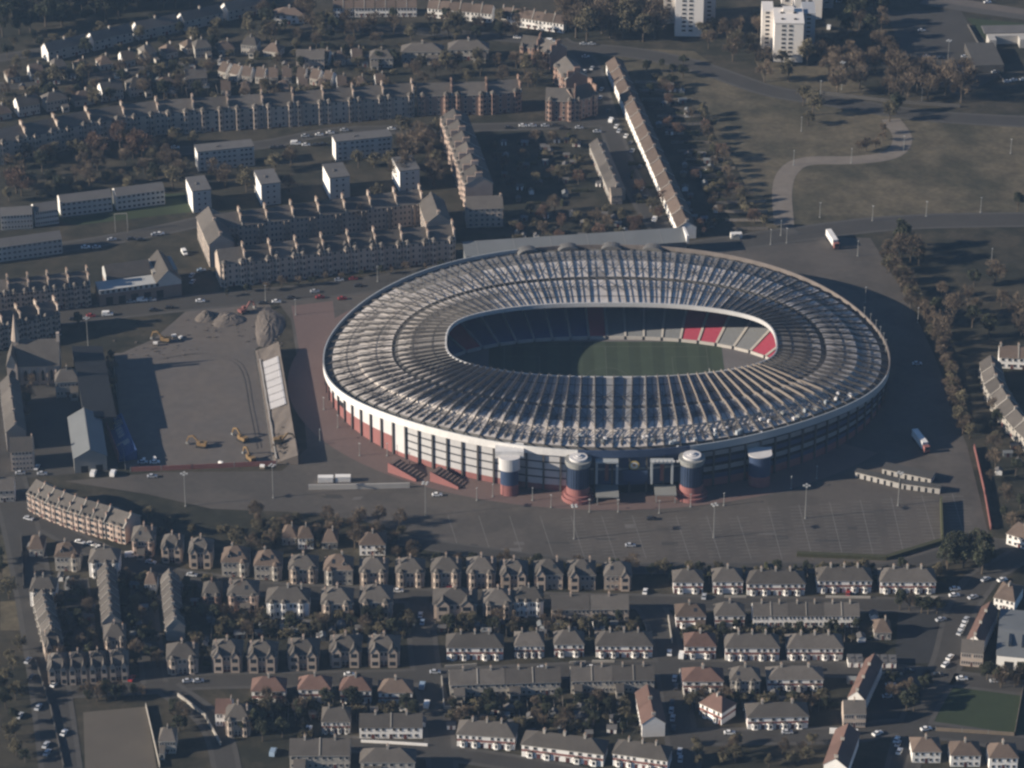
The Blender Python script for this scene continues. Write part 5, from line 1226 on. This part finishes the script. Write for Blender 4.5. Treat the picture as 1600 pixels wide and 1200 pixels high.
cars('on the street by the slab flats', [('white van',462,226,.1),('white',478,228,.1),('silver',477,214,.1),('white',499,212,.1),('white',516,209,.1),('dark',440,231,.1),('dark',428,232,.1),('dark',494,228,.1),('white',612,203,.1),('silver',538,205,.1),('dark',270,240,.1),('white',274,232,.1),('dark',505,227,.1)], 'cars by the slab flats')
cars('on the street below the red tenements', [('white',817,198,.05),('silver',832,198,.05),('silver',852,198,.05),('dark',795,201,.05),('dark',868,197,.05),('silver',933,207,.05),('silver',905,201,.05),('dark',880,202,.05)], 'cars below the red tenements')
cars('beside the long white terrace', [('white van',955,190,1.3),('white',963,199,1.3),('silver',967,206,1.3),('white',978,214,1.3),('silver',925,108,1.3),('silver',915,90,.1),('white',913,113,1.3),('silver',940,141,1.3),('silver',938,154,1.3),('dark',950,175,1.3),('white van',1023,345,1.3),('white',1033,368,1.3),('dark',1000,262,1.3),('silver',1002,292,1.3),('silver',1003,297,1.3),('dark',1008,310,1.3),('silver',988,237,1.3),('dark',985,225,1.3)], 'cars by the long white terrace')
cars('at the top of the photo by the trees', [('white van',860,66,-.1),('white',808,60,-.1),('silver',912,70,.05),('silver',925,70,.05),('white van',1295,45,1.4),('silver',1312,4,.2)], 'cars at the top')
cars('in the car park by the depot', [('silver',1440,49,.1),('silver',1448,90,.1),('silver',1508,90,.1),('blue',1503,104,.1),('silver',1510,114,.1),('white',1531,88,-1.1),('silver',1537,98,-1.1),('white',1541,106,-1.1),('silver',1555,114,.2),('silver',1574,129,.2),('silver',1584,127,.2),('silver',1599,126,.2),('white',1543,5,.2),('dark',1470,92,.1)], 'cars in the depot car park')
cars('on the forecourt of the stadium', [('dark',1018,812,.05),('silver',985,854,.05),('silver',1433,570,.05),('white van',146,742,1.45),('white van',177,742,1.45),('silver',238,746,.1),('silver',223,724,.1),('white',242,724,.1),('white',683,775,.1),('silver',32,741,.1),('silver',58,732,1.4),('silver',66,742,.1)], 'cars on the forecourt')
cars('on villa street', [('white',125,849,-.35),('white',143,852,-.5),('white',155,858,-1),('white',182,870,-1),('white van',205,870,.2),('silver',236,880,-.3),('silver',45,812,-.4),('white',622,925,.05),('red',706,918,.05),('white',1008,926,1.4),('silver',300,900,-.2),('dark',340,911,-.2),('dark',470,926,-.05),('silver',600,928,-.05),('dark',760,936,0),('dark',880,938,0),('dark',1140,944,0),('silver',1100,934,1.4),('red',1325,930,1.4),('dark',1428,938,0),('white',1492,922,.2),('white',1491,932,.2),('silver',1520,935,.5),('silver',1540,907,.6),('white',1566,908,.5)], 'cars on villa street')
cars('on the middle street', [('white',546,1056,.1),('silver',500,1064,.05),('white',925,1045,.05),('dark',740,1050,.05),('dark',790,1048,.05),('silver',848,1046,.05),('dark',905,1040,.05),('silver',680,1052,.05),('silver',1275,1048,.05),('dark',1420,1050,.05),('dark',1465,1056,.05),('white',1503,1062,.05),('silver',1555,1066,.05),('white',85,1071,1.2),('red',206,1062,1.3),('silver',310,1066,.2),('silver',294,1066,.2),('dark',160,1075,0),('dark',135,1074,0)], 'cars on the middle street')
cars('on the narrow streets running towards the camera', [('pale blue',660,974,1.5),('silver',640,975,1.5),('silver',657,963,1.5),('pale blue van',660,1074,1.45),('white van',667,1103,1.45),('white',1046,1022,1.5),('white van',1065,1026,1.4),('silver',1054,1062,1.45),('silver',1049,1112,1.45),('silver',1051,1124,1.45),('dark',1050,1100,1.45),('silver',1063,1188,1.45),('silver',1062,1176,1.45),('white van',483,1143,1.5),('pale blue van',427,1178,1.4),('dark',1056,1075,1.45),('dark',1052,1140,1.45)], 'cars on the narrow streets')
cars('along the diagonal road by the school', [('white',1507,976,1.1),('white',1503,983,1.1),('silver',1509,970,1.1),('silver',1500,990,1.1),('white',1484,1029,1),('white',1477,1040,1),('white',1401,1158,1.2),('white',1405,1176,1.2),('silver',1403,1164,1.2),('white',1371,1148,.6),('white',1447,1141,.3),('silver',1512,1171,-.1),('silver',1392,1072,.1),('silver',1387,1090,.1),('white',1333,1148,.2),('silver',1470,970,.4),('white',1140,1147,.05),('silver',1230,1146,.05)], 'cars by the school')
cars('on the wide dark road', [('silver',44,1034,1.3),('silver',31,1120,1.3),('silver',60,1107,1.3),('silver',72,1166,1.3),('silver',74,1178,1.3),('dark',50,1060,1.3),('white',100,1147,1.3)], 'cars on the wide dark road')
# ================================================================== trees, bushes, garden clutter
def tree_proto(seed, kind, h=10.0, r=3.8):
    q = random.Random(seed); t = MB(); c = MB(); th = h*.32
    t.tube((0,0,-.1), (0,0,th), .34, .24, 7); limbs = []
    for k in range(7):
        a = 2*pi*k/7+q.uniform(-.3, .3); e = Vector((cos(a)*r*q.uniform(.35, .75), sin(a)*r*q.uniform(.35, .75), h*q.uniform(.55, .9)))
        mid = Vector((0,0,th)).lerp(e, .5)+Vector((0,0,-.2)); t.tube((0,0,th-.3), mid, .2, .12, 5); t.tube(mid, e, .12, .03, 4); limbs.append((mid, e))
    t.tube((0,0,th), (q.uniform(-.4,.4), q.uniform(-.4,.4), h*.97), .22, .03, 5)
    cl = []
    for k in range(17):
        u = q.uniform(-.5, 1); a = q.uniform(0, 2*pi); rr_ = r*(.35+.55*q.random())*math.sqrt(max(.1, 1-u*u*.8))
        cl.append((Vector((rr_*cos(a), rr_*sin(a), h*(.58+.3*u))), r*q.uniform(.26, .46), q.uniform(.62, 1.35)))
    if kind == 'twig':
        for (p0, s, tn) in cl:
            for k in range(70):
                d = Vector((q.gauss(0, 1), q.gauss(0, 1), q.gauss(0, 1))).normalized()*s*q.random()**.45; p = p0+d
                dirn = (p-Vector((0,0,th*1.1))).normalized()+Vector((q.gauss(0,.35), q.gauss(0,.35), q.gauss(.25,.35))); dirn.normalize()
                L_ = q.uniform(.5, 1.3); w = dirn.cross(Vector((q.gauss(0,1), q.gauss(0,1), q.gauss(0,1)))).normalized()*q.uniform(.07, .15)
                c.poly([p-w, p+w, p+dirn*L_], 0, tn*q.uniform(.85, 1.15))
    else:
        for (p0, s, tn) in cl:
            for k in range(85 if kind == 'leaf' else 120):
                d = Vector((q.gauss(0, 1), q.gauss(0, 1), q.gauss(0, 1))).normalized()*s*q.random()**.4; p = p0+d
                a = Vector((q.gauss(0,1), q.gauss(0,1), q.gauss(0,1))).normalized(); b = a.cross(Vector((q.gauss(0,1), q.gauss(0,1), q.gauss(0,1)))).normalized(); z = q.uniform(.18, .4)
                c.poly([p-a*z, p-b*z*.7, p+a*z, p+b*z*.7], 0, tn*q.uniform(.85, 1.15))
    return t, c
TP = {}
for kd, mt, ml, ns in (('shrub', m_olive, 'leaf', 3), ('bare', m_twig, 'twig', 7), ('russet', m_twigr, 'twig', 2), ('olive', m_olive, 'leaf', 4), ('ever', m_ever, 'dense', 4)):
    TP[kd] = []
    for k in range(ns):
        t, c = tree_proto(100*len(TP)+k, ml, 10 if kd != 'shrub' else 5.5, {'ever': 3.3, 'shrub': 3.6}.get(kd, 3.9))
        TP[kd].append([('trunk', t.mesh('trunk', m_bark), (0,0,0), 0, []), ('crown', c.mesh('crown', mt, tint=True), (0,0,0), 0, [])])
DESC = {'shrub': 'low brown-green bush', 'bare': 'bare brown tree', 'russet': 'russet tree', 'olive': 'olive-brown tree', 'ever': 'dark evergreen tree'}
rt = random.Random(23); NT = [0]
def plant(where, pts, kinds, smin, smax, group=None):
    """pts: ground px positions"""
    L_ = [(x, y, rt.choice(kinds)) for x, y in pts]; L_.sort(); idx = {}; cnt = {}
    for q in L_: cnt[q[2]] = cnt.get(q[2], 0)+1
    for x, y, k in L_:
        i = idx.get(k, 0); idx[k] = i+1; s = rt.uniform(smin, smax); NT[0] += 1
        o = place(rt.choice(TP[k]), {'shrub': 'garden_bush', 'bare': 'bare_tree', 'russet': 'russet_tree', 'olive': 'olive_tree', 'ever': 'evergreen_tree'}[k], G(x, y), rt.uniform(0, 6.28), (s*rt.uniform(.88, 1.15), s*rt.uniform(.88, 1.15), s*rt.uniform(.9, 1.12)))
        tag(o, DESC[k]+(f', {ordw(i)} from left,' if cnt[k] > 1 else '')+' '+where, 'tree', group or 'trees '+where)
def area(x0, y0, x1, y1, n, tilt=0.0):
    out = []
    nx = max(1, int(math.sqrt(n*(x1-x0)/max(1, (y1-y0)*1.9)))); ny = max(1, math.ceil(n/nx))
    for j in range(ny):
        for i in range(nx):
            x = x0+(x1-x0)*(i+rt.uniform(.08, .92))/nx; out.append((x, y0+(y1-y0)*(j+rt.uniform(.1, .9))/ny+(x-x0)*tilt))
    rt.shuffle(out); return out[:n]
def along(pts, n, jx=6, jy=4):
    S = [0]
    for a, b in zip(pts, pts[1:]): S.append(S[-1]+math.dist(a, b))
    out = []
    for k in range(n):
        s = S[-1]*(k+rt.uniform(.2, .8))/n
        for i in range(len(pts)-1):
            if s <= S[i+1]:
                f = (s-S[i])/(S[i+1]-S[i]); out.append((pts[i][0]+(pts[i+1][0]-pts[i][0])*f+rt.uniform(-jx, jx), pts[i][1]+(pts[i+1][1]-pts[i][1])*f+rt.uniform(-jy, jy))); break
    return out
plant('in the dark wood at top left', area(-10, 8, 250, 62, 40, -.16)+area(120, -6, 400, 26, 16, -.05), ['ever', 'ever', 'olive'], 1.1, 1.7)
plant('behind the white-gabled houses', area(400, 12, 520, 70, 14)+area(480, 36, 860, 66, 34), ['bare', 'ever', 'bare', 'olive'], .7, 1.2)
plant('in the tall clump left of the tower blocks', area(880, 22, 1045, 68, 24), ['bare', 'olive', 'bare'], 1.5, 2.1)
plant('around the feet of the tower blocks', area(1095, 40, 1195, 100, 11)+area(1180, 100, 1290, 130, 5), ['bare', 'olive'], .9, 1.4)
plant('in the large brown group below the car park', area(1268, 70, 1405, 150, 15)+area(1395, 118, 1520, 165, 13), ['bare'], 1.25, 1.7)
plant('in the dark ground behind the right tower', area(1300, 10, 1400, 66, 9), ['bare', 'ever'], 1.2, 1.7)
plant('along the hedgerow right of the long white terrace', along([(1092,176),(1120,235),(1145,290),(1170,345),(1195,360)], 20, 5), ['russet', 'bare', 'olive'], .6, .95)
plant('in the tree belt right of the stadium', along([(1384,400),(1398,430),(1425,470),(1448,505),(1468,540)], 36, 9, 9)+along([(1468,540),(1480,590),(1496,640),(1512,695)], 28, 7, 8), ['olive', 'bare', 'bare'], .6, .92)
plant('behind the tree belt on the right', area(1400, 385, 1450, 420, 5)+area(1450, 440, 1600, 545, 14), ['bare', 'ever', 'bare', 'bare'], .8, 1.5)
plant('on the rough field', [(1590,330),(1262,196),(1255,165),(1390,190),(1400,178),(1270,180)], ['bare', 'olive', 'ever'], .8, 1.3)
plant('in the gardens above the stadium', area(765, 220, 920, 300, 16)+area(800, 330, 990, 385, 26)+area(985, 300, 1040, 375, 9), ['bare', 'russet', 'shrub', 'olive', 'shrub'], .55, .9)
plant('in the gardens right of the long terrace', area(1020, 130, 1085, 220, 6)+area(1075, 260, 1140, 370, 9), ['shrub', 'russet', 'bare'], .5, .85)
plant('below the bay-windowed row', along([(0,262),(80,252),(200,236),(300,222)], 18, 8, 6), ['bare', 'olive', 'bare'], .7, 1.1)
plant('in red leaf below the bay-windowed row', [(208,248),(216,238),(222,245),(188,232),(26,302),(34,306),(150,246)], ['russet'], 1.1, 1.5)
plant('on the slope above the long flats', area(0, 270, 290, 312, 18, -.08), ['bare', 'ever', 'bare', 'olive'], .7, 1.2)
plant('around the pale flats', [(262,268),(270,296),(282,282),(352,292),(380,286),(385,300),(430,268),(455,260),(560,262),(585,262),(610,268),(340,285),(275,260),(452,300),(590,310)], ['bare', 'bare', 'olive'], .8, 1.3)
plant('left of the pink-fronted tenements', area(622, 205, 690, 300, 14), ['bare', 'olive', 'bare'], 1.0, 1.5)
plant('in front of the courtyard block', along([(350,462),(480,444),(600,430),(700,420)], 14, 6, 3), ['ever', 'bare'], .35, .6)
plant('inside the courtyard', [(362,378),(370,385),(378,376),(560,360)], ['bare'], 1.1, 1.4)
plant('above the white-sided cottages', area(320, 70, 640, 125, 34), ['bare', 'ever', 'shrub', 'shrub'], .6, 1.0)
plant('between cottages and bay-windowed row', area(330, 142, 640, 172, 22, -.03), ['bare', 'shrub', 'olive'], .7, 1.1)
plant('behind the red tenements', area(640, 102, 860, 140, 18), ['bare', 'bare', 'olive'], .8, 1.2)
plant('in the dark gardens at far left', area(0, 120, 330, 176, 38, -.06), ['bare', 'ever', 'shrub', 'olive'], .7, 1.2)
plant('in the scrub strip below the training pitch', area(200, 806, 430, 858, 14, .08)+area(395, 812, 470, 850, 10), ['olive', 'bare', 'shrub'], .55, .95)
plant('in the tall clump above the villas', area(470, 815, 640, 860, 16), ['bare', 'bare', 'bare', 'shrub'], .6, 1.0)
plant('behind the villa gardens', along([(590,868),(700,884),(830,890),(1000,893)], 22, 8, 3), ['shrub', 'ever', 'bare'], .5, .85)
plant('between the car park road and terraces', along([(1000,898),(1200,898),(1480,896)], 28, 8, 3), ['shrub', 'ever', 'olive'], .45, .75)
plant('in the evergreen clump by the right junction', area(1468, 872, 1540, 898, 8), ['ever'], 1.1, 1.6)
plant('in the back gardens of the second villa row', area(330, 968, 645, 1000, 38), ['bare', 'ever', 'shrub', 'olive', 'shrub'], .5, .9)
plant('in the gardens right of the first narrow street', area(690, 972, 1000, 992, 30), ['shrub', 'ever', 'olive', 'bare'], .45, .8)
plant('in the gardens below the white terrace', area(1060, 984, 1340, 1004, 28), ['shrub', 'ever'], .4, .7)
plant('in the gardens below the red-roofed row', area(380, 1104, 650, 1124, 20)+area(370, 1110, 480, 1160, 14), ['bare', 'ever', 'olive', 'shrub'], .6, 1.0)
plant('in the lower middle gardens', area(700, 1098, 985, 1150, 50), ['bare', 'ever', 'shrub', 'shrub'], .45, .8)
plant('in the lower right gardens', area(1075, 1092, 1300, 1112, 22)+area(1070, 1162, 1280, 1200, 14), ['shrub', 'ever', 'olive', 'bare'], .4, .8)
plant('around the school yard', along([(1405,955),(1470,962)], 5)+area(1385, 1060, 1460, 1125, 8), ['ever', 'bare'], .6, 1.0)
plant('beside the white-roofed right edge houses', area(1535, 640, 1600, 760, 10)+area(1560, 770, 1600, 835, 6), ['ever', 'bare', 'olive'], .5, .9)
plant('in the lower left side streets', area(85, 920, 150, 1040, 16)+area(185, 900, 250, 1050, 22)+area(280, 900, 330, 1040, 10), ['shrub', 'ever', 'bare'], .5, .9)
plant('around the bare playing field', along([(130,1094),(220,1090)], 10)+area(255, 1110, 300, 1150, 5), ['ever', 'bare'], .5, .9)
plant('around the yard left of the training pitch', area(30, 600, 160, 660, 7)+area(170, 560, 185, 640, 4)+area(0, 480, 180, 520, 3), ['bare', 'ever'], .5, .9)
plant('added to darken the verge left of the wide road', area(-10, 1010, 50, 1200, 12)+area(-10, 860, 26, 940, 4), ['ever', 'olive'], .6, .95)  # trees added to deepen the dark along the left verge
plant('along the grey path bend on the field', along([(1385,205),(1372,232),(1330,243)], 5, 3, 2), ['shrub', 'bare'], .5, .8)
plant('on the gardens under the dark wood', area(0, 62, 430, 112, 34, -.1), ['shrub', 'olive', 'shrub', 'ever'], .6, 1.1)
plant('on the verge of the far left road', area(0, 286, 300, 318, 14, -.07), ['shrub', 'olive'], .6, 1.0)
plant('in the hedge strips by the long white terrace', area(1000, 100, 1085, 150, 10)+area(1085, 200, 1130, 300, 8), ['shrub', 'ever'], .5, .9)
plant('beside the bowling lawn', area(1540, 1058, 1600, 1078, 7), ['ever', 'bare'], .6, .9)
# hedges and sheds in the gardens
def hedge(a, b, h, w, seed):
    m = MB(); q = random.Random(seed); v = b-a; L_ = v.length; n = max(2, int(L_*5*h)); m.box(0, -w*.35, 0, L_, w*.35, h*.8)
    for k in range(n*6):
        p = Vector((q.uniform(0, L_), q.uniform(-w/2, w/2), q.uniform(0, h))); e = Vector((q.gauss(0,1), q.gauss(0,1), q.gauss(0,1))).normalized(); f = e.cross(Vector((q.gauss(0,1), q.gauss(0,1), q.gauss(0,1)))).normalized(); z = q.uniform(.15, .32)
        m.poly([p-e*z, p-f*z, p+e*z, p+f*z])
    return m
HM = [hedge(Vector((0,0,0)), Vector((9,0,0)), 1.5, 1.2, k).mesh('leaves', m_hedge) for k in range(3)]
def hedges(where, pts, a0, a1=None, s=1.0):
    pts = sorted(pts)
    for i, (x, y) in enumerate(pts):
        o = put('hedge', None, None, G(x, y), rt.choice([a0, a0 if a1 is None else a1])+rt.uniform(-.05, .05), (s*rt.uniform(.7, 1.2), 1, rt.uniform(.8, 1.25))); put('leaves', rt.choice(HM), o)
        tag(o, f'dark garden hedge, {ordw(i)} from left {where}', 'hedge', 'hedges '+where)
def gsheds(where, pts, mats=(m_timber, m_white, m_mroof)):
    pts = sorted(pts)
    for i, (x, y) in enumerate(pts):
        k = rt.randrange(len(SHP)); o = place(SHP[k], 'garden_shed', G(x, y), rt.uniform(-.15, .15)+rt.choice([0, pi/2]), (rt.uniform(.8, 1.3), rt.uniform(.8, 1.3), 1)); tag(o, f'{SHD[k]} shed, {ordw(i)} from left {where}', 'shed', 'sheds '+where)
SHP = []; SHD = ['brown timber', 'small white', 'grey metal']
for wm_, rm_ in ((m_timber, m_felt), (m_white, m_felt), (m_mroof, m_mroof)):
    m = MB(); m.box(-1.6, -1.3, 0, 1.6, 1.3, 2); m.poly([(-1.6, -1.3, 2), (-1.6, 1.3, 2), (-1.6, 0, 2.7)]); m.poly([(1.6, -1.3, 2), (1.6, 1.3, 2), (1.6, 0, 2.7)]); r_ = MB()
    r_.poly([(-1.8, -1.5, 1.9), (1.8, -1.5, 1.9), (1.8, 0, 2.78), (-1.8, 0, 2.78)]); r_.poly([(-1.8, 0, 2.78), (1.8, 0, 2.78), (1.8, 1.5, 1.9), (-1.8, 1.5, 1.9)]); d_ = MB(); d_.box(-.5, -1.36, 0, .5, -1.3, 1.8)
    SHP.append([('wall', m.mesh('wall', wm_), (0,0,0), 0, []), ('roof', r_.mesh('roof', rm_), (0,0,0), 0, []), ('door', d_.mesh('door', m_door), (0,0,0), 0, [])])
hedges('in the gardens right of the long terrace', [(1020+7*k+rt.uniform(0, 22), 150+15*k) for k in range(14)], .05)
hedges('in the gardens left of the long terrace', area(800, 215, 915, 330, 12)+area(960, 250, 1000, 330, 4), .05, 1.5)
hedges('in the second villa row gardens', area(330, 972, 645, 1002, 16), 0, 1.5)
hedges('behind the terraces right of the narrow street', area(1060, 986, 1340, 1002, 14)+area(1080, 1090, 1290, 1108, 10), 0, 1.5)
hedges('in the lower middle gardens', area(700, 1094, 985, 1140, 18)+area(400, 1106, 640, 1120, 8), 0, 1.5)
hedges('in the gardens under the car park', area(1000, 900, 1460, 912, 14), 0, 1.5)
hedges('in the far left gardens', area(0, 112, 420, 165, 18, -.06), .1, 1.4)
hedges('in the lower left side streets', area(85, 920, 330, 1045, 16), 0, 1.5)
gsheds('in the gardens right of the long terrace', area(1010, 130, 1080, 210, 8)+area(1060, 230, 1140, 360, 12)+[(1040,165),(1050,142),(1066,160),(1075,245),(1098,248),(1105,254),(1110,265),(1068,275),(1085,275),(1070,262),(1100,345),(1120,330),(1150,372)])
gsheds('in the gardens left of the long terrace', area(770, 215, 910, 320, 14)+area(800, 335, 1000, 375, 12)+[(848,232),(860,240),(870,222),(885,222),(820,226),(852,256),(895,257),(935,290),(990,348),(1018,330),(960,345),(818,372),(838,372)])
gsheds('in the far left gardens', area(0, 120, 330, 170, 16, -.06)+area(330, 75, 640, 120, 14)+[(115,122),(197,120),(228,117),(288,98),(292,106),(264,148),(272,150),(88,130),(60,128),(212,228),(152,244),(345,100),(365,104),(308,118)])
gsheds('behind the villas', area(330, 975, 650, 1000, 14)+area(690, 978, 1000, 992, 12)+[(448,985),(460,990),(560,1002),(552,998),(760,990),(775,984),(848,992),(500,998),(690,985),(620,990),(580,880),(660,892)])
gsheds('in the lower gardens', area(700, 1100, 985, 1145, 16)+area(1075, 1095, 1300, 1110, 8)+area(380, 1108, 640, 1124, 8)+[(830,1148),(865,1118),(905,1120),(970,1106),(1090,1095),(1250,1086),(1210,1090),(740,1128),(660,1132),(920,1150),(1330,1066),(1336,1090),(1365,965),(1345,1000),(1372,978)])
gsheds('in the lower left yards', area(85, 915, 150, 1040, 8)+area(185, 910, 330, 1040, 14)+[(140,968),(48,858),(108,912),(95,905),(215,978),(242,998),(335,960),(285,960),(330,970)])
gsheds('beyond the tree belt', [(1557,640),(1585,700),(1574,712),(1592,725),(1560,740),(1572,650),(1545,590)])
def gfences(where, pts, L_, a):
    pts = sorted(pts)
    for i, (x, y) in enumerate(pts):
        o = put('garden_fence', None, None, G(x, y), a+rt.uniform(-.06, .06), (rt.uniform(.7, 1.2), 1, 1)); m = MB(); m.box(0, -.06, 0, L_, .06, 1.5); n = int(L_/2.5)
        for k in range(n+1): m.box(L_*k/n-.07, -.1, 0, L_*k/n+.07, .1, 1.7)
        put('boards', FM.setdefault(L_, m.mesh('boards', m_fence)), o); tag(o, f'pale garden fence, {ordw(i)} from left {where}', 'fence', 'fences '+where)
FM = {}; m_fence = M('garden_fence_boards', (.20, .175, .15), .9, .2, .4, ov=.5)
gfences('in the second villa row gardens', [(330+13*k, 1000-rt.uniform(0, 6)) for k in range(24)], 13, 1.65)
gfences('behind the row across the middle', [(700+13*k, 996) for k in range(25)], 10, 1.6)
gfences('in the lower middle gardens', [(705+11*k, 1142-rt.uniform(0, 20)) for k in range(26)], 14, 1.62)
gfences('behind the terraces right of the narrow street', [(1066+11*k, 1003) for k in range(26)], 9, 1.5)
gfences('below the red-roofed row', [(390+12*k, 1126) for k in range(22)], 12, 1.65)
gfences('in the lower right gardens', [(1075+12*k, 1112) for k in range(18)], 11, 1.5)
gfences('on the plots right of the long terrace', [(985+9*k+rt.uniform(0, 8), 130+13.5*k) for k in range(18)], 22, .04)
gfences('in the far left gardens', [(5+16*k, 172-1.1*k) for k in range(24)], 14, 1.7)
gfences('under the car park edge', [(1052+14*k, 912) for k in range(28)], 9, 1.5)
print('TREES', NT[0], 'OBJECTS', len(bpy.data.objects))
# ================================================================== light and air
SUN_EL, SUN_AZ = rad(19.8), rad(191.5)     # sun stands to the left and a little towards the camera; azimuth as a plan angle from +x
L = bpy.data.lights.new('sun', 'SUN'); L.energy = 5.0; L.angle = rad(.5); L.color = (1.0, .885, .735)
lo = bpy.data.objects.new('sun', L); COL.objects.link(lo); lo.location = (-300, -100, 400)
d = Vector((cos(SUN_EL)*cos(SUN_AZ), cos(SUN_EL)*sin(SUN_AZ), sin(SUN_EL)))
lo.rotation_euler = d.to_track_quat('Z', 'Y').to_euler()
w = bpy.data.worlds.new('World'); SC.world = w; w.use_nodes = True; nt = w.node_tree
bg = nt.nodes['Background']; sky = nt.nodes.new('ShaderNodeTexSky'); sky.sky_type = 'NISHITA'; sky.sun_disc = False
sky.sun_elevation = SUN_EL; sky.sun_rotation = pi/2-SUN_AZ; sky.air_density = 1.0; sky.dust_density = .2; sky.ozone_density = 6.5
nt.links.new(sky.outputs[0], bg.inputs[0]); bg.inputs[1].default_value = .05
HAZE = 4.8e-5
if HAZE:
    m = MB(); m.box(-1600, CY-60, -1, 1600, 1500, CZ+20)
    hm = bpy.data.materials.new('haze'); hm.use_nodes = True; n = hm.node_tree; n.nodes.remove(n.nodes['Principled BSDF'])
    v = n.nodes.new('ShaderNodeVolumePrincipled'); v.inputs['Color'].default_value = (.42, .66, 1, 1); v.inputs['Density'].default_value = HAZE; v.inputs['Anisotropy'].default_value = .2
    n.links.new(v.outputs[0], n.nodes['Material Output'].inputs['Volume'])
    h = m.build('haze', hm); h['kind'] = 'stuff'
SC.view_settings.view_transform = 'Standard'; SC.view_settings.look = 'None'; SC.view_settings.gamma = 1; SC.view_settings.exposure = .82
SC.render.engine = 'CYCLES'; SC.cycles.max_bounces = 5; SC.cycles.diffuse_bounces = 3; SC.cycles.glossy_bounces = 2; SC.cycles.transparent_max_bounces = 4; SC.cycles.volume_bounces = 0
SC.cycles.use_denoising = True
SC.cycles.filter_width = 2.5
